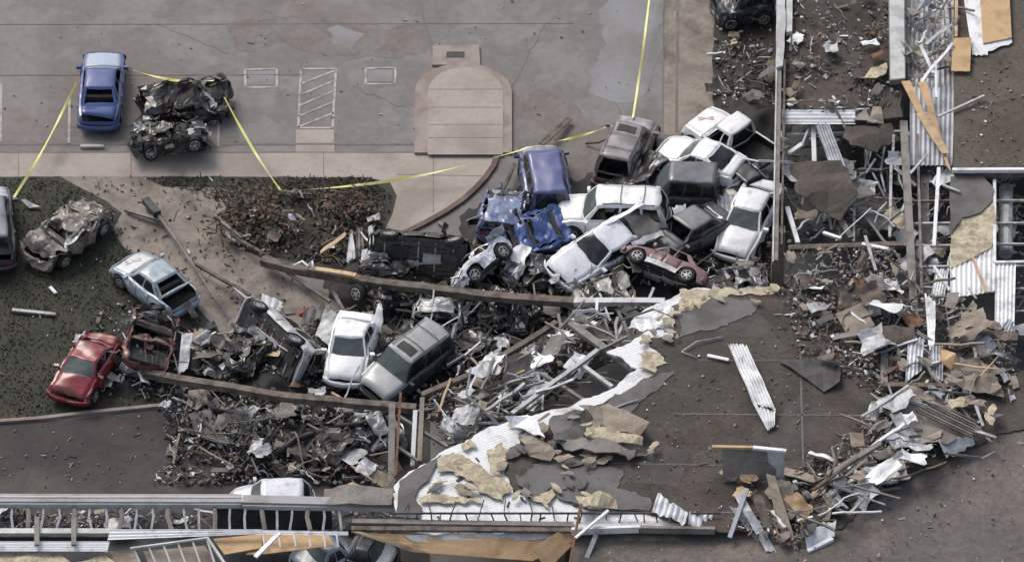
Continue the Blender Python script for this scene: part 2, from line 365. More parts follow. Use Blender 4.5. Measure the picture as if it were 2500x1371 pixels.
for j in range(ny):
    for i in range(nx):
        q = [(i, j), (i + 1, j), (i + 1, j + 1), (i, j + 1)]
        if max(hv[t][s][2] for s, t in q) < -.03: continue
        f = []
        for s, t in q:
            if (s, t) not in idx: idx[(s, t)] = len(mb.v); mb.v.append(Vector(hv[t][s]))
            f.append(idx[(s, t)])
        mb.f.append(tuple(f)); mb.mi.append(mb.slot(M['rubble']))
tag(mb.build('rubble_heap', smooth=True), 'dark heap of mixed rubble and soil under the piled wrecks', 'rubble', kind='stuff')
# ------------------------------------------------------------------ vehicles
KIND = dict(
    sedan=dict(W=1.78, H=1.42, ws=.70, rf=.555, rr=.30, bl=.165, wr=.20, wf=.81, top=[(0, .70), (.025, .90), (.165, .96), (.70, .94), (.94, .76), (1, .56)]),
    coupe=dict(W=1.82, H=1.36, ws=.66, rf=.52, rr=.33, bl=.13, wr=.20, wf=.81, top=[(0, .72), (.025, .92), (.13, .95), (.66, .93), (.94, .74), (1, .55)], two=1),
    suv=dict(W=1.88, H=1.76, ws=.725, rf=.615, rr=.07, bl=.022, wr=.19, wf=.82, top=[(0, .82), (.022, 1.04), (.725, 1.06), (.94, .93), (1, .66)]),
    wagon=dict(W=1.78, H=1.42, ws=.72, rf=.60, rr=.12, bl=.03, wr=.20, wf=.81, top=[(0, .76), (.025, .93), (.72, .94), (.94, .78), (1, .58)]),
    van=dict(W=1.92, H=1.74, ws=.80, rf=.665, rr=.06, bl=.02, wr=.19, wf=.81, top=[(0, .80), (.02, 1.02), (.80, 1.02), (.95, .84), (1, .58)]),
    pickup=dict(W=1.92, H=1.76, ws=.70, rf=.59, rr=.41, bl=.385, wr=.20, wf=.81, top=[(0, 1.0), (.02, 1.04), (.70, 1.06), (.95, .96), (1, .70)]),
)
def interp(tab, t):
    for (a, x), (b, y) in zip(tab, tab[1:]):
        if t <= b:
            u = (t - a) / (b - a); u = u * u * (3 - 2 * u) * .5 + u * .5
            return x + (y - x) * u
    return tab[-1][1]
def lathe(mb, prof, m, n=20, caps=False):
    """profile (radius, y) revolved round Y"""
    vv = []; ff = []
    for i in range(n):
        an = 2 * math.pi * i / n
        for r, y in prof: vv.append((r * math.cos(an), y, r * math.sin(an)))
    k = len(prof)
    for i in range(n):
        for j in range(k - 1): ff.append((i * k + j, i * k + j + 1, ((i + 1) % n) * k + j + 1, ((i + 1) % n) * k + j))
    mb.add(vv, ff, m)
WH = {}
def wheel_mesh(kind):
    if kind in WH: return WH[kind]
    r = .33 if kind == 0 else .37
    t = MB(); lathe(t, [(r * .62, -.10), (r * .93, -.11), (r, -.07), (r, .07), (r * .93, .11), (r * .62, .10)], M['rubber'])
    rm = MB(); lathe(rm, [(r * .62, .095), (r * .58, .05), (.001, .02)], M['under'], 18); lathe(rm, [(r * .64, .10), (r * .57, .11), (r * .55, .06)], M['rim'], 18)
    for i in range(6):
        an = math.pi * 2 * i / 6; q = Matrix.Rotation(an, 3, 'Y')
        rm.box(q @ Vector((r * .30, .075, 0)), (r * .52, .03, r * .16), M['rim'], q)
    lathe(rm, [(r * .15, .06), (r * .14, .10), (.001, .105)], M['rim'], 10)
    def mesh(mbq, nm):
        me = bpy.data.meshes.new(nm); me.from_pydata([tuple(v) for v in mbq.v], [], mbq.f)
        for m in mbq.m: me.materials.append(m)
        me.polygons.foreach_set('material_index', mbq.mi); me.polygons.foreach_set('use_smooth', [nm == 'wheel'] * len(mbq.f)); return me
    WH[kind] = (mesh(t, 'wheel'), mesh(rm, 'rim')); return WH[kind]

def car(kind, F, Rr, name, label, cat, col, cname, roll=0, seed=0, dent=.015, crush=0, glass='wbs', hood='ok', trunk='ok', doors='ok', sun=0, rails=0, skip=(), dirt=.35, roofcol=None, spray=0, mark=None, twist=0, seats='dseat', front=0, mid=.45, torn=0, tornm='silver', nowheel=(), group=None, rough=.32, bendz=0, cabin=1, glassm='glass', hoodcol=None, bar=None, Lr=None, sill=None):
    K = KIND[kind]; random.seed(seed + 100)
    f = P(F[0], F[1], F[2] + mid); r = P(Rr[0], Rr[1], Rr[2] + mid)
    X = (f - r).normalized(); up = Vector((0, 0, 1)); up = (up - X * up.dot(X)).normalized(); Y = up.cross(X)
    q = Matrix.Rotation(R_(roll), 3, X); up = q @ up; Y = q @ Y
    L = (f - r).length
    if Lr: L = Lr
    W, H = K['W'], K['H']; cz = .45 if abs(roll) < 60 else .62
    org = (f + r) / 2 - up * cz
    mtx = Matrix(((X.x, Y.x, up.x, org.x), (X.y, Y.y, up.y, org.y), (X.z, Y.z, up.z, org.z), (0, 0, 0, 1)))
    root = empty(name, None, label, cat, group, mtx)
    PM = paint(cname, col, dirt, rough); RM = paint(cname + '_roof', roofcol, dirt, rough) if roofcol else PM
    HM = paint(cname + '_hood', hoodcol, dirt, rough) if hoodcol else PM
    ws, rf, rr, bl = K['ws'], K['rf'], K['rr'], K['bl']; wr = .33 if kind in ('sedan', 'coupe', 'wagon') else .37; ra = wr + .07
    wt = (K['wr'], K['wf'])
    xx = lambda t: (t - .5) * L
    hw = lambda t: W / 2 * (1 - .15 * abs(2 * t - 1) ** 6)
    ez = lambda t: interp(K['top'], t) - .05
    def zl(t):
        z = .24 if kind in ('sedan', 'coupe', 'wagon') else .32
        for c in wt:
            d = abs(t - c) * L
            if d < ra: z = max(z, wr + math.sqrt(ra * ra - d * d) * .96)
        return z
    def side(t, qv, s, off=0):
        z0 = zl(t); z1 = ez(t); z = z0 + (z1 - z0) * qv; zr = (z - .24) / (z1 - .24)
        w = hw(t) * (.95 + .05 * math.sin(min(1, zr * 1.5) * math.pi / 2)) * (1 - .09 * max(0, zr - .55) / .45)
        return (xx(t), s * (w + off), z)
    def topp(t, v, off=0):          # v -1..1 across
        w = hw(t) * .91; a = abs(v)
        return (xx(t), v * w, ez(t) + .055 * (1 - a ** 4) + off)
    belt = ez(.45) + .02
    def warp(v):
        v = v.copy(); s = Vector((seed * 3.17, seed * 1.3, seed * .7))
        if crush and v.z > belt - .1:
            mk = .65 + .7 * noise.noise(Vector((v.x * .8, v.y * .8, seed))); v.z = belt - .1 + (v.z - belt + .1) * (1 - min(.95, crush * max(0, mk + .35)))
        if front:
            e = L / 2
            if front > 0 and v.x > L * .18: v.x = L * .18 + (v.x - L * .18) * (1 - front)
            if front < 0 and v.x < -L * .18: v.x = -L * .18 + (v.x + L * .18) * (1 + front)
        if dent:
            v += noise.noise_vector(v * 1.1 + s) * dent * 1.3 + noise.noise_vector(v * 3.1 + s) * dent * .6
            if dent > .08:      # sharp folds in the sheet metal
                for fr, am in ((1.6, .75), (3.7, .42), (8.0, .16)):
                    q4 = noise.noise_vector(v * fr + s * 2); v += Vector((abs(q4.x) - .2, abs(q4.y) - .2, .6 * (abs(q4.z) - .25))) * dent * am * 1.6
        if bendz: v.z += bendz * (abs(v.x) / L * 2) ** 2
        if twist:
            a = twist * v.x / L; y, z = v.y, v.z - .6; v.y = y * math.cos(a) - z * math.sin(a); v.z = .6 + y * math.sin(a) + z * math.cos(a)
        return v
    def bld(mb, nm, par=root, sm=True):
        if isinstance(mb, MB) and mb.f: return mb.build(nm, par, smooth=sm and dent < .09, warp=warp)
    dF = ws - .015; dR = max(wt[0] + ra / L + .01, bl + .09) if kind != 'pickup' else bl + .015
    tB = (dF + dR) / 2 + (.02 if kind != 'pickup' else .0)
    dl = [(tB, dF), (dR, tB)] if not K.get('two') else [(dR + .04, dF)]
    if kind == 'pickup': dl = [(dR + .09, dF)]
    lo = min(a for a, b in dl)
    body = MB()
    for s in (-1, 1):
        for (a, b) in ((0.0, lo), (dF, 1.0)):
            n = max(4, int((b - a) * L / .09)); body.grid(lambda u, v, a=a, b=b: side(a + (b - a) * u, v, s), n, 7, PM)
        body.grid(lambda u, v: side(lo + (dF - lo) * u, v * .13, s), 10, 1, PM)
        body.grid(lambda u, v: topp(u, s * (.90 + .10 * v)), 44, 1, PM)
    # ends
    for t, sg in ((0, -1), (1, 1)):
        body.grid(lambda u, v, t=t, sg=sg: (xx(t) + sg * .05 * math.sin(math.pi * v) * (1 - (2 * u - 1) ** 4), (2 * u - 1) * hw(t) * .95, .3 + (ez(t) + .04 - .3) * v), 8, 5, PM)
    # cowl and rear shelf strips
    body.grid(lambda u, v: topp(ws - .03 + .035 * v, 2 * (u - .5) * .9), 8, 1, PM)
    if bl > .05: body.grid(lambda u, v: topp(bl + .03 * v, 2 * (u - .5) * .9), 8, 1, PM)
    bld(body, 'body')
    # hood
    hm = MB(); h0, h1 = ws + .008, .985
    if hood == 'gone':
        t = MB(); t.grid(lambda u, v: (xx(h0 + (h1 - h0) * v), (2 * u - 1) * hw(.85) * .8, .66 + .12 * noise.noise(Vector((u * 5, v * 5, seed)))), 8, 8, M['under'])
        for _ in range(7):
            t.box((xx(random.uniform(h0 + .03, h1 - .03)), random.uniform(-.5, .5), .74), (random.uniform(.15, .5), random.uniform(.12, .4), .16), random.choice([M['under'], M['black'], M['silver']]), Matrix.Rotation(random.random() * 3, 3, 'Z'))
        bld(t, 'engine_bay', sm=False)
    else:
        def hp(u, v):
            p = Vector(topp(h0 + (h1 - h0) * v, (2 * u - 1) * .89))
            p.z += .012 + .015 * math.cos((2 * u - 1) * math.pi) 
            if hood == 'open':
                an = R_(48); dx = p.x - xx(h0); p = Vector((xx(h0) + dx * math.cos(an), p.y, p.z + dx * math.sin(an)))
            if hood == 'bent': p.z += .22 * (1 - abs(2 * v - 1)) ; p.x -= .15 * v
            return p
        hm.slab(hp, 8, 10, .02, HM); ho = bld(hm, 'hood')
        if hood in ('open', 'bent'):
            t = MB(); t.grid(lambda u, v: (xx(h0 + (h1 - h0) * v), (2 * u - 1) * hw(.85) * .85, .68 + .1 * noise.noise(Vector((u * 5, v * 5, seed)))), 8, 8, M['under']); bld(t, 'engine_bay')
    # trunk lid / bed
    if bl > .05 and kind != 'pickup':
        t0, t1 = .012, bl - .006
        def tp(u, v):
            p = Vector(topp(t0 + (t1 - t0) * v, (2 * u - 1) * .89)); p.z += .01
            if trunk == 'open':
                an = R_(-62); dx = p.x - xx(t1); p = Vector((xx(t1) + dx * math.cos(an), p.y, p.z - dx * abs(math.sin(an))))
            if trunk == 'bent': p.z += .25 * u * (1 - v)
            return p
        if trunk != 'gone': t = MB(); t.slab(tp, 8, 5, .02, PM); bld(t, 'trunk_lid')
        if trunk != 'ok': t = MB(); t.box((xx(bl / 2), 0, .62), (bl * L * .95, W * .82, .02), M['black']); bld(t, 'trunk_well', sm=False)
    if kind == 'pickup':
        t = MB(); x0, x1 = xx(.02), xx(bl - .01); y = W * .40; zt = ez(.2) + .05; zb = .68
        t.add([(x0, -y, zb), (x1, -y, zb), (x1, y, zb), (x0, y, zb), (x0, -y, zt), (x1, -y, zt), (x1, y, zt), (x0, y, zt)], [(0, 1, 2, 3), (0, 4, 5, 1), (1, 5, 6, 2), (2, 6, 7, 3), (3, 7, 4, 0)], M['black'])
        for i in range(9): yy = -y + 2 * y * (i + .5) / 9; t.box(((x0 + x1) / 2, yy, zb + .012), (x1 - x0 - .05, .06, .02), M['under'])
        t.box(((x0 + x1) / 2, 0, zt), (.05, .05, .01), M['black'])
        bld(t, 'cargo_bed', sm=False)
    # doors
    if doors != 'gone':
        for s in (-1, 1):
            for i, (a, b) in enumerate(dl):
                g_ = .0035
                d = MB()
                def dp(u, v, a=a, b=b):
                    p = Vector(side(a + g_ + (b - a - 2 * g_) * u, .15 + .85 * v, s))
                    if doors in ('open', 'openL', 'openR') and i == 0 and (doors == 'open' or (doors == 'openL') == (s > 0)):
                        hx = xx(b); hy = s * hw(b); an = R_(55) * s; dx = p.x - hx; dy = p.y - hy
                        p.x = hx + dx * math.cos(an) - dy * math.sin(an) ; p.y = hy + dx * -math.sin(an) + dy * math.cos(an); 
                    return p
                d.slab(dp, 6, 6, .03, PM); do = bld(d, 'door')
                hd = MB(); hd.box(side(a + .18 * (b - a), .84, s, .012), (.16, .03, .035), M['black'] if dirt > .5 else PM)
                if do: bld(hd, 'handle', do, False)
    if sill:
        for s in (-1, 1):
            d = MB(); d.grid(lambda u, v: side(wt[0] + ra / L + .005 + (wt[1] - wt[0] - 2 * ra / L - .01) * u, .0 + .30 * v, s, .012), 12, 3, M[sill]); bld(d, 'sill_trim')
    # underbody and cabin tub
    ub = MB(); zb = .23 if kind in ('sedan', 'coupe', 'wagon') else .31
    ub.box((0, 0, zb + .05), (L * .93, W * .74, .10), M['under'])
    ub.box((0, 0, zb + .02), (L * .6, W * .86, .06), M['under'])
    for s in (-1, 1): ub.box((0, s * W * .30, zb - .02), (L * .85, .09, .09), M['dsteel'])
    ub.tube([(xx(.85), .1, zb - .02), (xx(.6), .16, zb - .05), (xx(.35), .22, zb - .05), (xx(.04), .45, zb)], .035, M['silver'])
    ub.box((xx(.42), .17, zb - .05), (.55, .22, .12), M['silver']); ub.box((xx(.12), .2, zb - .02), (.5, .5, .12), M['black']); ub.box((xx(.3), -.25, zb - .03), (.6, .5, .14), M['black'])
    for k2 in range(9): ub.box((xx(.14 + .085 * k2), 0, zb - .005), (.05, W * .70, .05), M['dsteel'] if k2 % 2 else M['silver'])
    for s in (-1, 1):
        ub.tube([(xx(.95), s * .3, zb), (xx(.7), s * .36, zb - .03), (xx(.5), s * .2, zb - .03), (xx(.1), s * .55, zb)], .02, M['rust'], 5)
        for t in wt: ub.box((xx(t), s * W * .33, zb + .06), (.30, .16, .16), M['rust']); ub.tube([(xx(t) - .2, s * W * .28, wr), (xx(t) + .3, s * W * .2, zb)], .035, M['dsteel'], 5)
    ub.box((xx(.62), -.05, zb - .04), (.7, .34, .14), M['silver']); ub.box((xx(.9), 0, zb), (.4, W * .62, .12), M['black']); ub.tube([(xx(.62), 0, zb - .03), (xx(wt[0]), 0, zb + .02)], .045, M['dsteel'], 6)
    for t in wt: ub.tube([(xx(t), -W * .42, wr), (xx(t), W * .42, wr)], .05, M['dsteel'])
    ub.box((xx(.80), 0, zb + .02), (.6, .7, .18), M['dsteel'])
    bld(ub, 'underbody', sm=False)
    it = MB(); it.box((xx((bl + ws) / 2), 0, .42), (L * (ws - bl) * .98, W * .88, .06), M['black'])
    it.box((xx(ws - .02), 0, belt - .12), (.3, W * .8, .2), M['black'])
    bld(it, 'cabin_floor', sm=False)
    for s in (-1, 1):
        st = MB(); st.box((xx(.50), s * .38, .58), (.5, .48, .16), M[seats]); st.box((xx(.445), s * .38, .86), (.14, .46, .6), M[seats], Matrix.Rotation(-.25, 3, 'Y')); st.box((xx(.43), s * .38, 1.17), (.1, .26, .16), M[seats]); bld(st, 'seat', sm=False)
    if kind != 'pickup':
        st = MB(); st.box((xx(.31), 0, .6), (.5, W * .7, .16), M[seats]); st.box((xx(.265), 0, .86), (.14, W * .7, .55), M[seats], Matrix.Rotation(-.25, 3, 'Y')); bld(st, 'rear_seat', sm=False)
    # greenhouse
    if cabin:
        hr = H - .05; bw = .83; tw = .67; pil = MB()
        def V(t, y, z): return Vector((xx(t), y, z))
        def bil(A, B, C, Dd, u, v): return (A.lerp(B, u)).lerp(Dd.lerp(C, u), v)
        zf, zr_ = ez(ws) + .055, ez(bl) + .055
        def wsp(u, v, off=0):
            p = bil(V(ws, -bw * W / 2, zf - .03), V(ws, bw * W / 2, zf - .03), V(rf, tw * W / 2, hr), V(rf, -tw * W / 2, hr), u, v)
            p.x += (.12 * (1 - v) + .05 * v) * (1 - (2 * u - 1) ** 2) + off * .7; p.z += .02 * v * (1 - (2 * u - 1) ** 2) + off * .7; return p
        def rwp(u, v, off=0):
            p = bil(V(bl, -bw * W / 2, zr_ - .03), V(bl, bw * W / 2, zr_ - .03), V(rr, tw * W / 2, hr), V(rr, -tw * W / 2, hr), u, v)
            p.x -= .06 * (1 - (2 * u - 1) ** 2) + off * .7; p.z += .02 * v * (1 - (2 * u - 1) ** 2) + off * .5; return p
        def sdp(u, v, s, off=0):
            p = bil(V(bl, s * bw * W / 2, zr_ - .04), V(ws, s * bw * W / 2, zf - .04), V(rf, s * tw * W / 2, hr), V(rr, s * tw * W / 2, hr), u, v)
            p.y += s * (.035 * math.sin(math.pi * v) + off); return p
        def frame(fn, cells, nu=24, nv=10):
            us = sorted({0, 1} | {c[i] for c in cells for i in (0, 1)}); vs_ = sorted({0, 1} | {c[i] for c in cells for i in (2, 3)})
            for a, b in zip(us, us[1:]):
                for c, d in zip(vs_, vs_[1:]):
                    if any(x0 - 1e-6 <= a and b <= x1 + 1e-6 and y0 - 1e-6 <= c and d <= y1 + 1e-6 for x0, x1, y0, y1 in cells): continue
                    k1 = max(1, round((b - a) * nu / 3)); k2 = max(1, round((d - c) * nv / 3))
                    pil.grid(lambda u, v: fn(a + (b - a) * u, c + (d - c) * v), k1, k2, PM)
        frame(wsp, [(.055, .945, .05, .95)]); frame(rwp, [(.09, .91, .10, .92)])
        if K.get('two'): cells = [(.30, .62, .08, .9), (.64, .93, .08, .9)]
        elif kind == 'pickup': cells = [(.10, .38, .10, .88), (.44, .93, .08, .9)]
        elif kind == 'sedan': cells = [(.16, .50, .08, .9), (.54, .93, .08, .9)]
        else: cells = [(.04, .26, .1, .88), (.30, .58, .08, .9), (.62, .95, .08, .9)]
        if kind == 'coupe': cells = [(.20, .55, .1, .88), (.58, .93, .08, .9)]
        for s in (-1, 1): frame(lambda u, v: sdp(u, v, s), cells)
        bld(pil, 'pillars')
        GM = M[glassm]
        def pane(fn, c, nm, m):
            g2 = MB(); g2.grid(lambda u, v: fn(c[0] + (c[1] - c[0]) * u, c[2] + (c[3] - c[2]) * v), 8, 5, m); bld(g2, nm)
        if 'w' in glass: pane(lambda u, v: wsp(u, v, -.004), (.05, .95, .045, .955), 'windshield', GM)
        if 'b' in glass: pane(lambda u, v: rwp(u, v, -.004), (.085, .915, .095, .925), 'rear_window', M['dglass'])
        for s in (-1, 1):
            if ('l' if s > 0 else 'r') in glass or 's' in glass:
                for c in cells: pane(lambda u, v: sdp(u, v, s, -.005), c, 'side_window', M['dglass'])
        rp = MB()
        def rfp(u, v, off=0):
            t = rr + (rf - rr) * v; a = 2 * u - 1
            return (xx(t) + (.05 * (1 - a * a) if v == 1 else (-.06 * (1 - a * a) if v == 0 else 0)), a * tw * W / 2, hr + .045 * (1 - abs(a) ** 3) * (.6 + .4 * math.sin(math.pi * v)) + off)
        rp.slab(rfp, 10, 12, .02, RM); ro = bld(rp, 'roof')
        if sun:
            a0, a1 = sun if isinstance(sun, tuple) else (.62, .86)
            g2 = MB(); g2.grid(lambda u, v: rfp(.2 + .6 * u, a0 + (a1 - a0) * v, .014), 5, 4, M['black']); bld(g2, 'sunroof', ro)
        if rails:
            for s in (-1, 1):
                g2 = MB(); g2.tube([rfp(.5 + s * .45, .06 + .86 * i / 8, .05) for i in range(9)], .022, PM if rails > 1 else M['black'], 6); bld(g2, 'roof_rail', ro)
            for v in (.25, .62):
                g2 = MB(); g2.tube([rfp(.05 + .9 * i / 6, v, .05) for i in range(7)], .016, PM if rails > 1 else M['black'], 6); bld(g2, 'cross_bar', ro)
    # wheels
    for i, (t, s) in enumerate(((wt[0], -1), (wt[0], 1), (wt[1], -1), (wt[1], 1))):
        if i in nowheel: continue
        wm, rm = wheel_mesh(0 if wr < .35 else 1)
        w = bpy.data.objects.new('wheel', wm); COL.objects.link(w); w.parent = root
        p = warp(Vector((xx(t), s * (W / 2 - .13), wr))); w.location = p; w.rotation_euler = (0, 0, (0 if s > 0 else math.pi) + (random.uniform(-.3, .3) if t > .5 else 0))
        r_ = bpy.data.objects.new('rim', rm); COL.objects.link(r_); r_.parent = w
    # lights, grille, bumpers, mirrors
    for s in (-1, 1):
        h = MB(); h.grid(lambda u, v: (xx(1) + .03 - .10 * u * u, s * (hw(1) * .58 + hw(1) * .42 * u), .52 + (ez(1) - .5) * .9 * v + .0), 4, 3, M['lamp']); bld(h, 'headlight')
        h = MB(); h.grid(lambda u, v: (xx(0) - .04 + .08 * u * u, s * (hw(0) * .62 + hw(0) * .38 * u), .56 + (ez(0) - .6) * .95 * v), 4, 3, M['red']); bld(h, 'taillight')
    g2 = MB(); g2.box((xx(1) + .045, 0, .50 + (ez(1) - .5) * .55), (.03, hw(1) * 1.0, (ez(1) - .5) * .7), M['black']); bld(g2, 'grille', sm=False)
    for t, sg in ((0, -1), (1, 1)):
        if ('F' if t else 'B') in skip: continue
        bm = MB()
        bm.slab(lambda u, v: (xx(t) + sg * (.10 - .22 * (2 * u - 1) ** 4), (2 * u - 1) * (W / 2 - .02), .30 + .24 * v), 12, 2, .05, PM if kind != 'pickup' else M['silver'])
        bld(bm, 'bumper')
    if cabin and crush < .3:
        for s in (-1, 1):
            g2 = MB(); g2.box((xx(ws - .02), s * (W / 2 + .06), belt + .07), (.12, .2, .14), PM); bld(g2, 'mirror', sm=False)
    if mark:      # rescue mark sprayed on the hood
        g2 = MB()
        for an in mark[1:]:
            for k2 in (0,):
                q3 = Matrix.Rotation(R_(an), 3, 'Z')
                def mp(u, v):
                    l = q3 @ Vector(((u - .5) * .7, (v - .5) * .09, 0)); t_ = mark[0] + l.x / L; vv_ = (l.y) / hw(t_) 
                    return topp(t_, vv_, .045)
                g2.grid(mp, 8, 1, M['spray'])
        bld(g2, 'sprayed_mark')
    if torn:
        for _ in range(torn):
            t = MB(); c = Vector((random.uniform(-.5, .5) * L, random.uniform(-.5, .5) * W, random.uniform(.4, 1.15))); q3 = Matrix.Rotation(random.random() * 6.3, 3, 'Z') @ Matrix.Rotation(random.uniform(-.9, .9), 3, 'X')
            a, b = random.uniform(.3, 1.1), random.uniform(.06, .4); sd_ = random.random() * 50
            mm = random.choice([M[tornm], M['dsteel'], M['silver'], PM, M['black'], PM])
            if random.random() < .35: t.tube([c + q3 @ Vector(((i / 5 - .5) * a * 1.4, noise.noise(Vector((i * .7, sd_, 0))) * .4, noise.noise(Vector((i * .7, 0, sd_))) * .3)) for i in range(6)], .025, mm, 5)
            else: t.slab(lambda u, v: c + q3 @ Vector(((u - .5) * a, (v - .5) * b, .25 * noise.noise(Vector((u * 3, v * 3, sd_))))), 6, 3, .012, mm)
            t.build('torn_metal', root, smooth=False)
    return root
WHT = (.77, .78, .80); 
car('sedan', (256, 134, 0), (240, 308, 0), 'parked_car', 'blue sedan with a crushed open trunk, parked upright on the concrete lot', 'car', (.055, .09, .24), 'blue_sedan', seed=1, dent=.02, glass='w', trunk='bent', dirt=.15, rough=.25, hoodcol=(.36, .41, .52))  # pale hood colour paints the sky's reflection onto the blue
car('suv', (560, 245, .0), (345, 265, 0), 'wrecked_car', 'black mangled vehicle wreck behind the green-black wreck beside the blue sedan', 'car wreck', (.022, .022, .026), 'black_wreck', roll=12, seed=2, dent=.26, crush=.75, glass='', hood='gone', cabin=1, torn=16, tornm='dsteel', dirt=.6, rails=0)
car('sedan', (500, 330, .1), (325, 345, .1), 'wrecked_car', 'dark green-black crushed wreck with a pale wheel, nearest the curb line', 'car wreck', (.028, .034, .032), 'green_wreck', roll=-14, seed=3, dent=.24, crush=.8, glass='', hood='gone', trunk='gone', torn=18, tornm='under', dirt=.6, seats='seat')
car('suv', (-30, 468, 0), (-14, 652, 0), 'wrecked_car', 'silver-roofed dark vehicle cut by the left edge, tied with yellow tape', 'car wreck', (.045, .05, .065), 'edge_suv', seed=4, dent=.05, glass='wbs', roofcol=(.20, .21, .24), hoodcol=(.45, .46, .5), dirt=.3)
car('sedan', (88, 628, .1), (238, 512, .1), 'wrecked_car', 'crushed tan-grey sedan wreck with folded roof on the dark lawn', 'car wreck', (.235, .21, .19), 'tan_wreck', seed=5, dent=.17, crush=.5, glass='', hood='bent', trunk='bent', doors='ok', torn=9, dirt=.75, seats='seat', rough=.45)
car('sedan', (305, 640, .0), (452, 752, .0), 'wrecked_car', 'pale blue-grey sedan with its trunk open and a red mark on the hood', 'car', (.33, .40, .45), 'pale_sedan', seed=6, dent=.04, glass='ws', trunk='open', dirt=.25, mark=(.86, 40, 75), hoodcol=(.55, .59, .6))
car('sedan', (165, 975, .0), (258, 832, .25), 'wrecked_car', 'red car with grey-green windshield facing the lower left at the lawn edge', 'car', (.22, .018, .028), 'red_car', seed=7, dent=.07, crush=.25, glass='w', dirt=.5, trunk='bent', torn=5, tornm='rust', glassm='glass')
car('pickup', (385, 775, .35), (345, 905, .25), 'wrecked_truck', 'torn-open reddish truck wreck full of tan boards and seats', 'truck wreck', (.16, .06, .05), 'rust_truck', roll=14, seed=8, dent=.13, crush=.9, glass='', hood='gone', cabin=0, torn=14, tornm='wood', dirt=.6, seats='seat')
car('suv', (600, 768, .35), (738, 900, .35), 'overturned_vehicle', 'silver vehicle lying on its side with its underbody and two wheels showing', 'car', (.55, .56, .58), 'side_suv', roll=118, seed=9, dent=.03, glass='wbs', dirt=.35)
car('sedan', (838, 934, .45), (876, 778, .6), 'wrecked_car', 'white vehicle facing the viewer with dark windshield and a raised white door', 'car', WHT, 'white_front', seed=10, dent=.055, glass='wbs', doors='openL', dirt=.12, hood='ok', glassm='glass')
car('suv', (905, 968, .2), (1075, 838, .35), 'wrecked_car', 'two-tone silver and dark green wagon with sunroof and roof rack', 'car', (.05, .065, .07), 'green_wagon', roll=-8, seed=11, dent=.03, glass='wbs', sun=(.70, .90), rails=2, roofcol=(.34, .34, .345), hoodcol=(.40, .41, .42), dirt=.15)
car('pickup', (1082, 712, .25), (1055, 850, .1), 'wrecked_truck', 'stripped silver truck shell with thin frame rails behind the two-tone wagon', 'truck wreck', (.30, .31, .33), 'stripped_truck', seed=12, dent=.10, crush=.6, glass='', hood='gone', cabin=1, torn=9, dirt=.6)
car('suv', (1150, 635, .45), (905, 615, .45), 'overturned_vehicle', 'black vehicle on its side showing a dirty underbody above the long fallen timber', 'car', (.025, .027, .03), 'black_side', roll=-115, seed=13, dent=.06, glass='bs', dirt=.5, torn=5, tornm='dsteel')
car('sedan', (1118, 700, .55), (1225, 612, .6), 'overturned_vehicle', 'white car on its side with torn tan innards, beside the long timber', 'car', (.68, .70, .74), 'white_side', roll=58, seed=14, dent=.10, crush=.4, glass='', doors='ok', torn=10, tornm='seat', dirt=.2, seats='seat')
car('sedan', (1225, 690, .1), (1382, 662, .1), 'wrecked_car', 'black crushed wreck with a red tail lamp beside the propped white car', 'car wreck', (.022, .024, .03), 'black_low', roll=6, seed=15, dent=.16, crush=.6, glass='', hood='gone', torn=14, tornm='dsteel', dirt=.5)
car('sedan', (1242, 598, .35), (1385, 552, .45), 'wrecked_car', 'bright blue crumpled car squeezed between the white vehicles', 'car wreck', (.05, .09, .26), 'bright_blue', roll=-20, seed=16, dent=.14, crush=.8, glass='', hood='bent', torn=5, dirt=.2)
car('van', (1240, 478, .25), (1222, 585, .2), 'wrecked_car', 'short blue vehicle with its front crushed to grey scrap, left of the blue minivan', 'car wreck', (.085, .12, .24), 'blue_crushed', seed=17, dent=.10, crush=.55, glass='b', hood='gone', torn=14, dirt=.35, roofcol=(.13, .17, .30))
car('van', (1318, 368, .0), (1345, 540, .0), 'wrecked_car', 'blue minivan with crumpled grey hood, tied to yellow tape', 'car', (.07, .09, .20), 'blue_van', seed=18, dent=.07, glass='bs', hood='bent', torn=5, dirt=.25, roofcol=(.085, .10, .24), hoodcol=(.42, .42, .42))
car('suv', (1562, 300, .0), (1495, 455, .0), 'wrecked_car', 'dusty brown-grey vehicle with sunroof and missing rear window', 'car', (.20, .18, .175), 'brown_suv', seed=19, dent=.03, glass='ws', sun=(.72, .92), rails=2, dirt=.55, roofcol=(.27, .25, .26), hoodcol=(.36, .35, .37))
car('pickup', (1695, 298, .25), (1885, 420, .1), 'wrecked_truck', 'white extended-cab pickup with a dark cargo bed and a red mark on its hood', 'pickup truck', (.76, .76, .77), 'white_pickup', seed=20, dent=.035, glass='b', dirt=.15, mark=(.86, 30, 60))
car('coupe', (1612, 366, .35), (1808, 430, .55), 'wrecked_car', 'white two-door coupe with black rear window, on top of the dark vehicle', 'car', (.78, .79, .81), 'white_coupe', seed=21, dent=.045, glass='wbs', dirt=.1, hood='ok', glassm='glass')
car('van', (1572, 468, .1), (1758, 478, .1), 'wrecked_car', 'charcoal van with a smooth dusty roof under the white coupe', 'car', (.05, .055, .065), 'charcoal_van', seed=22, dent=.04, glass='wbs', dirt=.4, roofcol=(.115, .12, .145), crush=.1)
car('suv', (1352, 530, .35), (1632, 540, .45), 'wrecked_car', 'long white vehicle lying across the pile with a dark front side window', 'car', (.77, .78, .78), 'white_long', seed=23, dent=.05, glass='wb', dirt=.15, rails=1)
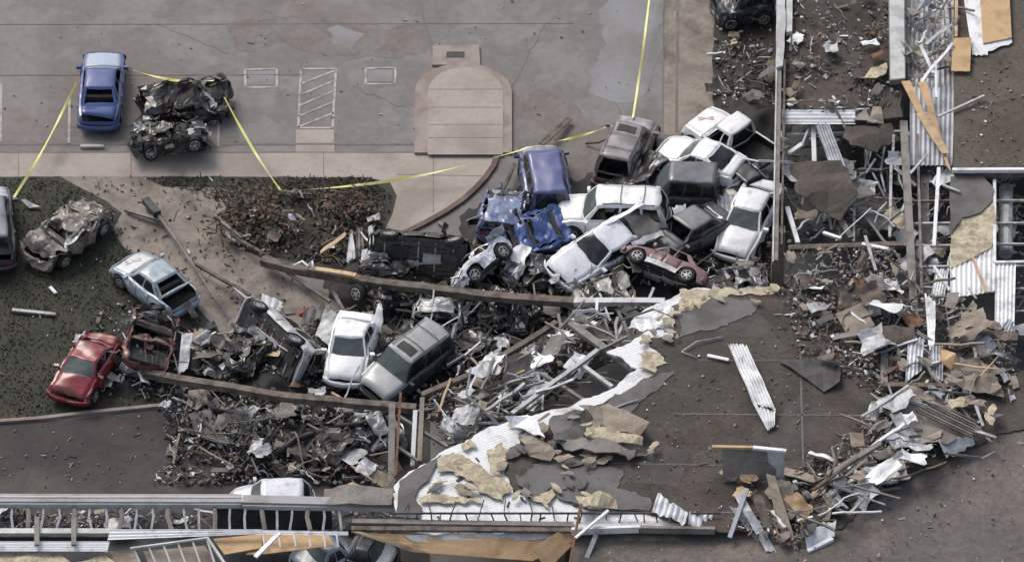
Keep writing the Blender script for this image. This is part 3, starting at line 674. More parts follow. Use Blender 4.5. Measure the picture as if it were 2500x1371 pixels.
car('sedan', (1376, 668, .65), (1562, 556, .55), 'wrecked_car', 'white car with dark windshield and crumpled roof, propped above the black crushed wreck', 'car', (.77, .79, .82), 'white_hatch', roll=-16, seed=24, dent=.06, crush=.12, glass='wbs', dirt=.1, hood='ok', glassm='dglass', Lr=4.9)
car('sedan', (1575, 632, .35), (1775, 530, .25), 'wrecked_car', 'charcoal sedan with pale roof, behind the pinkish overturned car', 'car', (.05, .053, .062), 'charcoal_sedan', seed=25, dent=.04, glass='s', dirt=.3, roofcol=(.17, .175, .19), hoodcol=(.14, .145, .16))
car('sedan', (1785, 630, .15), (1872, 452, .35), 'wrecked_car', 'white sedan nose-down beside the tall brown wall beam', 'car', (.74, .75, .78), 'white_sedan', seed=26, dent=.05, glass='wb', dirt=.15, hood='ok', glassm='glass')
car('sedan', (1530, 622, .55), (1728, 702, .4), 'overturned_vehicle', 'pinkish maroon car on its side with one alloy wheel in the air', 'car', (.20, .115, .12), 'pink_side', roll=74, seed=27, dent=.045, glass='', dirt=.2, sill='white')
car('sedan', (1385, 722, .15), (1535, 712, .15), 'wrecked_car', 'flattened pale beige wreck with looping trim below the propped white car', 'car wreck', (.42, .41, .38), 'beige_flat', seed=28, dent=.14, crush=.65, glass='', hood='bent', torn=12, tornm='foam', dirt=.45)
car('wagon', (562, 1238, .0), (762, 1234, .0), 'buried_car', 'pale lilac-white car half hidden behind the long low wall', 'car', (.60, .62, .68), 'wall_car', seed=29, dent=.03, glass='wb', dirt=.2, crush=.05)
car('sedan', (862, 1085, .1), (975, 1050, .1), 'wrecked_car', 'crumpled grey car body under the steel posts', 'car wreck', (.26, .27, .28), 'grey_crush', seed=30, dent=.15, crush=.5, glass='', hood='bent', torn=8, dirt=.5)
car('sedan', (730, 1395, 0), (850, 1340, 0), 'parked_car', 'silver-blue car with dark windows cut by the bottom edge', 'car', (.28, .32, .38), 'bottom_silver', seed=31, dent=.03, glass='wbs', dirt=.2)
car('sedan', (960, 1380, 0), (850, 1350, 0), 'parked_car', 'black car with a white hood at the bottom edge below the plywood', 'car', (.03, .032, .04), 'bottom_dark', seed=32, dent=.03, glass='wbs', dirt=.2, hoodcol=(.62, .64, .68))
car('suv', (1745, 25, 0), (1880, 5, 0), 'wrecked_car', 'dark green vehicle at the top edge beside the ruined wall', 'car', (.025, .035, .05), 'top_dark', seed=33, dent=.10, crush=.35, glass='bs', torn=6, tornm='dsteel', dirt=.5)

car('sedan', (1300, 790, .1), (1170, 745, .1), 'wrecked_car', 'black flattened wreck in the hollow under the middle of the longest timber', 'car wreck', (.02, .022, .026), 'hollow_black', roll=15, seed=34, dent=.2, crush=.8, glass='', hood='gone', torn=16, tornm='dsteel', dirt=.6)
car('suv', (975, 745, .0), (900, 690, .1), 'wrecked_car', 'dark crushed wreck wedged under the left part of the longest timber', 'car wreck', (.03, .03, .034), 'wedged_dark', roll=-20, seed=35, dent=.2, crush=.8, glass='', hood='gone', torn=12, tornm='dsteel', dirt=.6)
car('sedan', (1745, 492, .1), (1872, 430, .1), 'wrecked_car', 'black sedan tail squeezed between the white coupe and the white sedan', 'car', (.02, .022, .03), 'tail_black', seed=36, dent=.06, crush=.2, glass='bs', torn=5, tornm='dsteel', dirt=.3)
car('sedan', (540, 905, .0), (630, 845, .0), 'wrecked_car', 'small dark crushed wreck left of the side-lying vehicle', 'car wreck', (.035, .04, .045), 'left_dark', roll=20, seed=37, dent=.22, crush=.8, glass='', hood='gone', torn=12, tornm='silver', dirt=.6, Lr=3.6)

car('sedan', (1735, 712, .0), (1868, 690, .0), 'wrecked_car', 'low crushed grey-white body at the foot of the white sedan', 'car wreck', (.34, .34, .36), 'foot_grey', roll=10, seed=38, dent=.2, crush=.85, glass='', hood='gone', torn=12, tornm='silver', dirt=.5)
car('van', (1500, 500, .0), (1580, 440, .0), 'wrecked_car', 'dark vehicle buried between the brown-grey vehicle and the long white one', 'car wreck', (.022, .024, .028), 'buried_dark', roll=5, seed=39, dent=.12, crush=.6, glass='b', hood='gone', torn=8, tornm='dsteel', dirt=.5, Lr=4)

car('sedan', (1090, 905, .1), (1190, 835, .1), 'wrecked_car', 'dark flattened wreck between the two-tone wagon and the slanting timber', 'car wreck', (.035, .036, .042), 'wagon_side_dark', roll=12, seed=41, dent=.2, crush=.85, glass='', hood='gone', torn=14, tornm='silver', dirt=.6)
car('suv', (730, 1075, .0), (860, 1120, .0), 'wrecked_car', 'dusty dark wreck half sunk in the rubble below the lower long timber', 'car wreck', (.05, .05, .052), 'sunk_dark', roll=-12, seed=42, dent=.2, crush=.9, glass='', hood='gone', torn=14, tornm='silver', dirt=.8)
car('sedan', (1000, 672, .3), (880, 655, .3), 'wrecked_car', 'black crushed car front with one wheel just above the longest timber', 'car wreck', (.025, .026, .03), 'timber_black', roll=-25, seed=43, dent=.14, crush=.7, glass='', hood='bent', torn=8, tornm='dsteel', dirt=.5)

# ------------------------------------------------------------------ the ruined building (east and south wings)
def part(mb, name, par, label=None, warp=None):
    o = mb.build(name, None, origin=par.location)
    if o: o.parent = par; o.location = (0, 0, 0); tag(o, label)
    return o
def ppoly(par, name, px, z, m, th=.06, label=None, **kw):
    mb = MB(); polymesh(mb, [P3(p) if len(p) == 3 else P(p[0], p[1], z) for p in px], th, m, **kw); return part(mb, name, par, label)
def pbeam(par, name, a, b, w, h, m, label=None, bend=0, seg=1, seed=0):
    mb = MB(); mb.beam(P3(a), P3(b), w, h, m, bend, seg, seed); return part(mb, name, par, label)
EB = empty('ruined_building', P(2050, 800, 0), 'large ruined building with brown gravel roof and torn white metal deck', 'building')
# lower levels seen through the torn roof
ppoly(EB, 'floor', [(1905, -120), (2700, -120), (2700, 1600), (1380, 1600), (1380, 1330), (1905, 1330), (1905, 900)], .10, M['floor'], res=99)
ppoly(EB, 'lower_roof', [(1405, 1305, 2.55), (1740, 1300, 2.55), (1900, 1290, 2.9), (2040, 1250, 2.97), (2130, 1160, 2.97), (2260, 1030, 2.97), (2420, 940, 2.97), (2800, 880, 2.97), (2800, 1600, 2.9), (1900, 1600, 2.7), (1380, 1600, 2.55), (1390, 1380, 2.55)], 2.7, M['memblow'], th=.4, res=1.2)
ppoly(EB, 'dirty_floor', [(1908, -80), (2200, -80), (2200, 285), (2090, 300), (1908, 292)], 2.9, M['memb'], th=.2, jit=.1, res=99)
ppoly(EB, 'roof_deck', [(1672, 706), (1640, 728), (1560, 765), (1535, 800), (1610, 790), (1560, 822), (1482, 862), (1530, 882), (1560, 895), (1480, 955), (1404, 985), (1300, 1012), (1200, 1040), (1080, 1102), (1000, 1150), (966, 1180), (964, 1242), (1000, 1300), (1400, 1296), (1740, 1290), (1900, 1280), (1980, 1260), (1980, 706)], 2.92, M['deck'], th=.07, jit=.16, step=.16, res=99)
ppoly(EB, 'roof_membrane', [(1690, 718), (1760, 706), (1910, 704), (2225, 690), (2240, 900), (2600, 900), (2700, 1000), (2440, 1060), (2180, 1190), (2050, 1290), (1760, 1296), (1590, 1252), (1520, 1240), (1450, 1238), (1400, 1232), (1350, 1190), (1310, 1218), (1250, 1196), (1235, 1150), (1235, 1100), (1300, 1070), (1345, 1035), (1420, 1004), (1460, 985), (1525, 955), (1600, 905), (1622, 870), (1585, 835), (1592, 822), (1640, 815), (1645, 750)], 3.02, M['memb'], th=.06, jit=.14, step=.2, res=99)
ppoly(EB, 'roof_membrane', [(975, 1172), (1040, 1130), (1078, 1108), (1060, 1140), (1045, 1172), (1020, 1190), (1010, 1212), (1030, 1236), (1024, 1262), (966, 1262)], 3.03, M['membg'], th=.06, jit=.06, step=.25, res=99)
ppoly(EB, 'roof_felt', [(1642, 745), (1690, 722), (1800, 728), (1860, 742), (1850, 765), (1790, 790), (1740, 812), (1660, 815)], 3.05, M['membg'], th=.025, jit=.22, step=.18, res=99)
ppoly(EB, 'roof_felt', [(1255, 1180), (1300, 1130), (1400, 1110), (1520, 1150), (1500, 1190), (1590, 1215), (1580, 1245), (1450, 1232), (1380, 1222), (1345, 1185), (1308, 1212)], 3.05, M['membg'], th=.025, jit=.22, step=.18, res=99)
ppoly(EB, 'roof_felt', [(1440, 1000), (1530, 950), (1610, 905), (1650, 900), (1600, 960), (1540, 1010), (1480, 1012)], 3.05, M['membg'], th=.025, jit=.22, step=.18, res=99)
for i, px in enumerate(([(1062, 1116), (1110, 1104), (1135, 1112), (1175, 1140), (1200, 1158), (1238, 1172), (1215, 1190), (1175, 1176), (1120, 1150), (1075, 1150)],
           [(1412, 1216), (1470, 1200), (1500, 1212), (1485, 1234), (1440, 1240)], [(1652, 720), (1700, 706), (1800, 704), (1880, 706), (1890, 720), (1800, 722), (1740, 734), (1700, 742), (1668, 760), (1650, 750)],
           [(1560, 866), (1600, 855), (1632, 880), (1598, 905), (1566, 898)], [(1040, 1185), (1075, 1168), (1100, 1172), (1070, 1196), (1045, 1204)], [(1150, 1170), (1200, 1168), (1260, 1196), (1230, 1212), (1180, 1200)], [(1120, 1085), (1150, 1075), (1165, 1092), (1140, 1100)], [(1195, 1095), (1225, 1080), (1240, 1110), (1215, 1135), (1200, 1120)], [(1290, 1205), (1320, 1212), (1350, 1190), (1360, 1200), (1330, 1230)], [(1020, 1214), (1045, 1206), (1095, 1210), (1172, 1214), (1172, 1224), (1030, 1226)], [(1240, 1030), (1290, 1020), (1330, 1040), (1290, 1060)])):
    ppoly(EB, 'insulation', px, 3.06, M['foam'], th=.035, jit=.3, step=.1, crumple=.03, res=.22, seed=i, cfreq=2.2)
for i in range(16):        # dark rips in the bare deck
    x, y = random.uniform(1060, 1500), random.uniform(1110, 1275); mb = MB(); mb.box(P(x, y, 2.94), (random.uniform(.1, .4), random.uniform(.05, .12), .02), M['dsteel'], Matrix.Rotation(random.random() * 3, 3, 'Z')); part(mb, 'deck_hole', EB)

for i, (a, b) in enumerate((((1650, 1010), (2230, 1015)), ((1500, 1130), (1960, 1140)), ((1700, 880), (1990, 880)), ((1760, 1250), (2030, 1250)), ((1950, 720), (1962, 1180)))):
    n_ = 14; mb = MB(); ribbon(mb, [P(a[0] + (b[0] - a[0]) * k_ / n_ + 5 * noise.noise(Vector((k_, i, 0))), a[1] + (b[1] - a[1]) * k_ / n_ + 4 * noise.noise(Vector((k_, 0, i))), 3.022) for k_ in range(n_ + 1)], .07, .012, M['membg']); part(mb, 'roof_seam', EB)
for i, px in enumerate(([(1950, 960), (2010, 1000), (1990, 1080), (1900, 1110), (1860, 1060)], [(1500, 1100), (1600, 1060), (1680, 1100), (1660, 1180), (1540, 1180)], [(1700, 760), (1860, 770), (1900, 840), (1820, 830)])):
    ppoly(EB, 'damp_patch', px, 3.026 if i < 3 else 2.99, mat('damp_felt', (.046, .04, .035), (.075, .064, .055), scale=1.4, mix=(.4, .6), bscale=5, fine=.3), th=.004, jit=.35, step=.3, res=99)
# far east roof, upper wall strips
ppoly(EB, 'upper_roof', [(2330, -120), (2800, -120), (2800, 412), (2328, 412)], 3.3, M['membr'], th=.3, jit=0, res=99)
pbeam(EB, 'roof_edge', (2325, 416, 3.36), (2800, 414, 3.36), .14, .16, M['white'])
pbeam(EB, 'roof_edge', (2330, 425, 3.1), (2800, 423, 3.1), .1, .3, M['timber'])
ppoly(EB, 'wall_cap', [(2168, -80), (2208, -80), (2211, 192), (2172, 197)], 3.35, M['wall'], th=.25, res=99)
part_m = mat('pale_cap', (.50, .51, .50), (.36, .36, .36), scale=1.2, bscale=8, fine=.15)
ppoly(EB, 'cap_flashing', [(2170, -80), (2206, -80), (2209, 190), (2174, 194)], 3.362, part_m, th=.008, res=99)
def corr(par_or_none, name, c, nr, amp, m, th=.012, nv=6, crumple=0, seed=0, label=None, cat=None, group=None, rip=0):
    """corrugated or plain sheet through four corners; ribs run from side c0-c1 to side c3-c2"""
    c = [P3(p) for p in c]; n0 = (c[1] - c[0]).cross(c[3] - c[0]).normalized()
    if n0.z < 0: n0 = -n0
    mb = MB(); nu = max(2, nr * 4) if nr else 8
    def fn(u, v):
        p = (c[0].lerp(c[1], u)).lerp(c[3].lerp(c[2], u), v)
        if nr:
            w = (u * nr) % 1; k = min(1, max(0, (abs(w - .5) * 2 - .3) / .3)); p = p + n0 * amp * k
        if crumple: p = p + n0 * crumple * noise.noise(p * .9 + Vector((seed, 0, 0))) + n0 * crumple * .45 * noise.noise(p * 3 + Vector((seed, 5, 0)))
        if rip: p = p + (c[3] - c[0]).normalized() * rip * noise.noise(Vector((u * 6, v * 2, seed))) * abs(2 * v - 1)
        return p
    mb.slab(fn, nu, nv, th, m)
    if par_or_none: return part(mb, name, par_or_none)
    o = mb.build(name); return tag(o, label, cat, group)
cdg = mat('corrugated_grey', (.40, .42, .46), (.24, .24, .26), scale=1.0, mix=(.48, .68), rough=.5, bscale=7, fine=.15, metal=.1)
M['cg'] = cdg
corr(EB, 'corrugated_roof', ((2222, 215, 2.9), (2330, 215, 2.9), (2325, 405, 2.9), (2220, 405, 2.9)), 9, .06, M['cg'])
corr(EB, 'corrugated_roof', ((2214, -60, 2.7), (2328, -60, 2.7), (2330, 222, 2.75), (2216, 222, 2.75)), 9, .05, M['silver'], crumple=.15)
corr(EB, 'corrugated_roof', ((2088, 305, 2.85), (2088, 270, 2.95), (1908, 270, 2.95), (1908, 305, 2.85)), 4, .05, M['white'])
# long wall beam beside the piled cars
pbeam(EB, 'wall_beam', (1902, 160, 3.0), (1893, 640, 3.0), .20, .22, M['steel'])
pbeam(EB, 'wall_edge', (1896, 150, 3.1), (1887, 640, 3.1), .06, .1, part_m)
pbeam(EB, 'wall_beam', (1916, 150, 3.1), (1908, 600, 3.0), .08, .2, M['timber'])
ppoly(EB, 'wall_cap', [(1896, -80), (1916, -80), (1918, 60), (1912, 160), (1895, 164)], 3.25, part_m, th=.3, jit=.03, res=99)
ppoly(EB, 'wall_cap', [(1920, -80), (1936, -80), (1934, 76), (1920, 78)], 3.2, part_m, th=.25, res=99)
mb = MB(); mb.box(P(1899, 630, 1.5) , (.48, .4, 3.0), M['board']); part(mb, 'wall_pier', EB, 'tan pier at the near end of the wall')
for a, b, w, h, m in (((2206, 300, 3.0), (2232, 780, 3.0), .30, .25, 'steel'), ((2240, 330, 2.9), (2250, 720, 2.9), .10, .12, 'steel'), ((1925, 607, 2.9), (2206, 597, 2.95), .25, .18, 'timber'), ((1920, 330, 2.5), (2200, 322, 2.5), .1, .14, 'silver'), ((2176, 380, 2.4), (2172, 580, 2.4), .11, .12, 'silver'), ((2088, 420, 2.2), (2084, 590, 2.2), .09, .1, 'silver'), ((1985, 305, 2.6), (1988, 395, 2.3), .18, .1, 'white'),
                    ((2225, 547, 2.8), (2330, 545, 2.8), .09, .12, 'silver'), ((2225, 601, 2.8), (2325, 600, 2.8), .08, .12, 'silver'), ((2225, 652, 2.8), (2330, 651, 2.8), .09, .12, 'silver'), ((2225, 492, 2.8), (2326, 490, 2.8), .07, .1, 'steel'), ((2258, 430, 2.4), (2262, 780, 2.4), .30, .2, 'wall'), ((2200, 700, 2.8), (2330, 704, 2.8), .08, .1, 'silver'),
                    ((2430, 490, 2.6), (2520, 490, 2.6), .08, .1, 'silver'), ((2430, 545, 2.6), (2520, 545, 2.6), .08, .1, 'silver'), ((2430, 596, 2.6), (2520, 596, 2.6), .07, .1, 'silver'), ((2478, 650, 2.6), (2560, 650, 2.6), .07, .1, 'silver'), ((2478, 705, 2.6), (2560, 705, 2.6), .07, .1, 'silver'), ((2478, 760, 2.6), (2560, 760, 2.6), .07, .1, 'silver'),
                    ((2160, 862, 3.1), (2158, 940, 3.1), .28, .2, 'steel'), ((2176, 868, 3.1), (2174, 930, 3.1), .1, .2, 'timber'), ((1918, 400, 2.2), (2090, 395, 2.2), .06, .08, 'silver'), ((2088, 480, 1.8), (2200, 486, 1.8), .05, .06, 'silver'), ((2090, 520, 1.8), (2200, 512, 1.8), .05, .06, 'silver')):
    pbeam(EB, 'roof_beam', a, b, w, h, M[m])
pbeam(EB, 'wall_stub', (2155, 944, 3.25), (2320, 946, 3.25), .22, .3, M['timber'])
# east deck with its tan insulation and white ribbed sheets
corr(EB, 'ribbed_deck', ((2318, 620, 2.95), (2430, 600, 2.95), (2428, 712, 2.95), (2320, 730, 2.95)), 9, .06, M['white'])
corr(EB, 'ribbed_deck', ((2430, 640, 2.97), (2480, 640, 2.97), (2476, 800, 2.97), (2428, 800, 2.97)), 5, .06, M['white'])
pbeam(EB, 'deck_edge', (2428, 440, 3.0), (2428, 640, 3.0), .12, .1, M['white'])
pbeam(EB, 'deck_edge', (2428, 640, 3.06), (2560, 638, 3.06), .1, .08, M['white'])
ppoly(EB, 'insulation', [(2320, 560), (2345, 500), (2425, 480), (2434, 560), (2420, 605), (2380, 625), (2322, 650)], 3.05, M['foam'], th=.08, jit=.1, step=.25, crumple=.06, res=.35)
ppoly(EB, 'roof_membrane', [(2320, 430), (2400, 425), (2422, 450), (2424, 490), (2395, 520), (2350, 530), (2320, 570)], 3.12, M['membg'], th=.05, jit=.1, step=.25, res=99)
mb = MB(); mb.tube([P(2456, 460, 2.2), P(2456, 540, 2.3), P(2455, 620, 2.2)], .28, M['silver'], 10); part(mb, 'duct', EB)
# south edge of the white deck: beam, rail with posts, hanging studs
pbeam(EB, 'edge_beam', (960, 1252, 3.25), (1760, 1252, 3.2), .05, .07, M['dsteel'])
random.seed(5)
for i, x in enumerate(range(985, 1740, 31)):
    xx_ = x + random.uniform(-6, 6); pbeam(EB, 'rail_post', (xx_, 1252, 3.2), (xx_ + random.uniform(-16, 16), 1288 + random.uniform(-10, 6), 2.7), .045, .045, M['dsteel' if i % 3 else 'silver'])
    if i % 2 == 0 and x < 1500: pbeam(EB, 'rail_post', (xx_, 1250, 3.25), (xx_ + random.uniform(-12, 12), 1222 + random.uniform(-6, 8), 3.1), .04, .04, M['dsteel'])
pbeam(EB, 'parapet', (1395, 1296, 3.0), (1560, 1290, 3.0), .12, .30, M['white']); pbeam(EB, 'parapet', (1563, 1291, 3.0), (1745, 1294, 3.0), .14, .28, M['wall'])
pbeam(EB, 'parapet', (860, 1276, 2.9), (1400, 1284, 2.9), .22, .26, M['wall'])
mb = MB(); a = P(1400, 1300, 0); b = P(1950, 1340, 0); mb.beam(P(1395, 1299, 2.55), P(1760, 1300, 2.55), .1, .5, M['dsteel']); part(mb, 'wall', EB)
# ---- south-west wing: long coping, open joists, white deck
SW = empty('wrecked_wing', P(450, 1260, 0), 'long low building wing with grey coping and open ceiling joists, along the bottom left', 'building')
cop = mat('coping_metal', (.30, .29, .30), (.22, .205, .2), scale=.6, bscale=6, fine=.15, rough=.5)
copl = mat('coping_light', (.52, .53, .52), (.38, .38, .37), scale=.7, bscale=6, fine=.12, rough=.5)
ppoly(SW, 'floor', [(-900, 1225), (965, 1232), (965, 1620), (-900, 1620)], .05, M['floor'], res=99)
pbeam(SW, 'coping', (-900, 1216, 2.2), (590, 1219, 2.2), .42, .18, cop); pbeam(SW, 'coping', (592, 1220, 2.2), (962, 1229, 2.2), .40, .18, cop)
pbeam(SW, 'coping_lip', (-900, 1211, 2.30), (590, 1213, 2.30), .05, .04, copl)
pbeam(SW, 'fascia', (-900, 1231, 2.12), (590, 1233, 2.12), .10, .22, copl); pbeam(SW, 'fascia', (592, 1236, 2.10), (962, 1242, 2.10), .10, .20, copl)
pbeam(SW, 'back_wall', (520, 1257, 1.42), (810, 1258, 1.42), .08, 1.3, M['floor'])
for i, x in enumerate(range(-160, 840, 38)):
    b = 4 if i % 3 else 9
    mb = MB(); mb.tube([P(x, 1238, 2.05), P(x + random.uniform(-4, 4), 1262, 2.0), P(x + random.uniform(-8, 10), 1294, 1.9)], .05 if i % 3 else .09, M['silver' if i % 3 else 'wall'], 5); part(mb, 'joist', SW)
pbeam(SW, 'deck_edge', (-900, 1297, 2.15), (268, 1297, 2.15), .26, .12, copl); pbeam(SW, 'deck_edge', (-900, 1312, 1.7), (268, 1312, 1.7), .10, .2, M['floor'])
for x in (90, 180, -40): pbeam(SW, 'joist', (x, 1262, 2.3), (x, 1330, 2.3), .18, .1, M['wall'])
corr(SW, 'white_deck', ((-900, 1344, 2.05), (-900, 1321, 2.1), (268, 1322, 2.1), (262, 1346, 2.05)), 4, .04, M['white'])
corr(SW, 'white_deck', ((262, 1318, 2.2), (270, 1292, 2.3), (640, 1292, 2.3), (620, 1304, 2.25)), 3, .04, M['white'])
corr(SW, 'white_deck', ((620, 1304, 2.25), (620, 1293, 2.3), (850, 1297, 2.3), (850, 1306, 2.25)), 2, .03, M['white'])
ppoly(SW, 'insulation', [(-60, 1356), (40, 1348), (150, 1350), (170, 1376), (260, 1352), (300, 1390), (-60, 1400)], 1.9, M['foam'], th=.1, jit=.12, crumple=.12, res=.3)
for i, x in enumerate((325, 362, 398, 434, 470, 505)): pbeam(SW, 'stud', (x, 1336 - i * 4, 2.25), (x + 24, 1390, 1.9), .07, .09, copl)
pbeam(SW, 'stud', (318, 1338, 2.3), (510, 1312, 2.3), .07, .09, copl); pbeam(SW, 'stud', (506, 1312, 2.3), (560, 1392, 2.1), .09, .1, copl)
for x in (640, 678, 716, 752, 788, 820): pbeam(SW, 'stud', (x, 1296, 2.35), (x + 6, 1334, 2.1), .06, .07, M['white'])
for px, z in (([(520, 1314), (638, 1302), (640, 1336), (548, 1352)], 2.0), ([(645, 1304), (800, 1300), (815, 1330), (652, 1350), (600, 1352)], 1.9), ([(255, 1346), (330, 1338), (345, 1392), (260, 1392)], 1.8), ([(350, 1344), (500, 1330), (540, 1392), (370, 1392)], 1.6)):
    ppoly(SW, 'plywood_panel', px, z, M['ply'] if z > 1.85 else M['board'], th=.03, res=99)

# ------------------------------------------------------------------ single pieces of wreckage
def beam(name, label, cat, a, b, w, h, m, bend=0, seg=1, seed=0, group=None, mid=None, tip=None):
    mb = MB()
    if mid: pts = [P3(a)] + [P3(q) for q in mid] + [P3(b)]
    else: pts = [P3(a), P3(b)]
    for i, (p, q) in enumerate(zip(pts, pts[1:])): mb.beam(p, q + (q - p).normalized() * .02, w, h - .004 * i, M[m], bend, seg, seed + i)
    return tag(mb.build(name), label, cat, group)
def pipe(name, label, cat, pts, r, m, group=None, taper=1, n=7):
    mb = MB(); mb.tube([P3(p) for p in pts], r, M[m], n, taper); return tag(mb.build(name, smooth=True), label, cat, group)
def sheet(name, label, cat, c, m, nr=0, amp=.04, crumple=.12, seed=0, group=None, th=.02, rip=.15): return corr(None, name, c, nr, amp, M[m] if isinstance(m, str) else m, th, 10, crumple, seed, label, cat, group, rip)
def pan(name, label, cat, px, m, th=.05, crumple=.12, jit=.08, seed=0, group=None, z=None, m2=None, res=.35, cfreq=1.1):
    mb = MB(); polymesh(mb, [P3(p) if len(p) == 3 else P(p[0], p[1], z) for p in px], th, M[m], M[m2] if m2 else None, jit, .3, crumple, res, seed, cfreq)
    return tag(mb.build(name), label, cat, group)
# barrier tape
def tape(a, b, label, sag=.25):
    A, B = P3(a), P3(b); mb = MB(); n = 24; pts = [A.lerp(B, i / n) - Vector((0, 0, sag * math.sin(math.pi * i / n))) for i in range(n + 1)]
    vv = []; ff = []
    for i, p in enumerate(pts):
        d = (pts[min(i + 1, n)] - pts[max(i - 1, 0)]).normalized(); an = i * .35 + 1.0; s = d.cross(Vector((0, 0, 1))).normalized(); s = (s * math.cos(.5 * math.sin(an)) + Vector((0, 0, 1)) * math.sin(.9 * math.sin(an))) * .048
        vv += [p - s, p + s, p + s + Vector((0, .004, .008)), p - s + Vector((0, .004, .008))]
    for i in range(n):
        k = i * 4
        for j in range(4): ff.append((k + j, k + 4 + j, k + 4 + (j + 1) % 4, k + (j + 1) % 4))
    mb.add(vv, ff, M['tape']); tag(mb.build('barrier_tape'), label, 'barrier tape')
tape((186, 203, .9), (34, 482, 1.1), 'yellow tape from the blue sedan down to the vehicle at the left edge')
tape((325, 172, 1.3), (522, 197, 1.9), 'short yellow tape between the blue sedan and the black wreck')
tape((548, 238, 1.4), (686, 466, .5), 'yellow tape from the black wreck down to the weedy verge')
tape((688, 467, .5), (1282, 364, 1.3), 'longest yellow tape running from the verge up to the blue minivan', .45)
tape((1345, 348, 1.3), (1492, 306, 1.0), 'yellow tape between the blue minivan and the brown-grey vehicle', .1)
tape((1545, 288, 1.1), (1592, -60, 1.0), 'yellow tape rising from the brown-grey vehicle to the top edge', .4)
# long members
beam('fallen_timber', 'longest brown timber, bowed across the pile from the verge to the truss wreck', 'timber', (640, 636, .5), (1400, 738, 1.5), .34, .30, 'timber', mid=[(700, 652, .6), (760, 664, .75), (900, 688, 1.2), (1000, 700, 1.3), (1100, 712, 1.4), (1180, 722, 1.45), (1250, 728, 1.5)], bend=.05, seg=3)
beam('split_timber', 'fresh tan split wood lying along the longest timber near its left end', 'timber', (745, 652, 1.0), (868, 672, 1.45), .2, .08, 'wood', bend=.08, seg=4)
pipe('white_rope', 'knotted white cloth strip on the left end of the longest timber', 'cloth strip', [(718, 648, 1.0), (738, 638, 1.2), (752, 650, 1.1), (762, 638, 1.3), (766, 660, 1.1)], .06, 'white')
beam('fallen_timber', 'long brown timber below the cars ending at the steel posts', 'timber', (300, 900, .5), (1015, 997, 2.2), .30, .28, 'timber', mid=[(420, 924, .9), (560, 946, 1.4), (660, 964, 1.7), (760, 975, 1.9), (900, 988, 2.1)], bend=.05, seg=3)
beam('fallen_timber', 'brown timber slanting up from the posts toward the end of the longest timber', 'timber', (1030, 965, 1.6), (1358, 788, 2.0), .22, .2, 'timber', mid=[(1150, 915, 1.8), (1290, 832, 2)])
pipe('light_pole', 'pale slender light pole lying from the path down to the side-lying vehicle', 'pole', [(366, 498, .35), (420, 570, .4), (500, 690, .45), (580, 810, .6)], .085, 'wall', taper=.6)
beam('metal_bracket', 'dark bracket at the upper end of the pale light pole', 'pole bracket', (355, 488, .3), (384, 522, .45), .3, .25, 'dsteel')
beam('fallen_bracket', 'small dark arm crossing the light pole on the path', 'pole arm', (305, 512, .15), (400, 540, .3), .14, .1, 'steel')
beam('sign_post', 'thin rusty-brown sign post standing against the steel post', 'post', (978, 958, 3.4), (966, 1160, 2.6), .09, .09, 'rust')
beam('steel_post', 'dark brown steel post at the end of the long timber', 'steel post', (957, 985, 3.1), (955, 1206, 2.2), .24, .24, 'steel')
beam('steel_post', 'white post standing beside the tan post above the white deck', 'steel post', (1014, 1002, 3.0), (1007, 1136, 2.2), .16, .16, 'white')
beam('steel_post', 'tan post to the right of the white post above the white deck', 'steel post', (1031, 972, 3.1), (1024, 1126, 2.4), .17, .17, 'board')
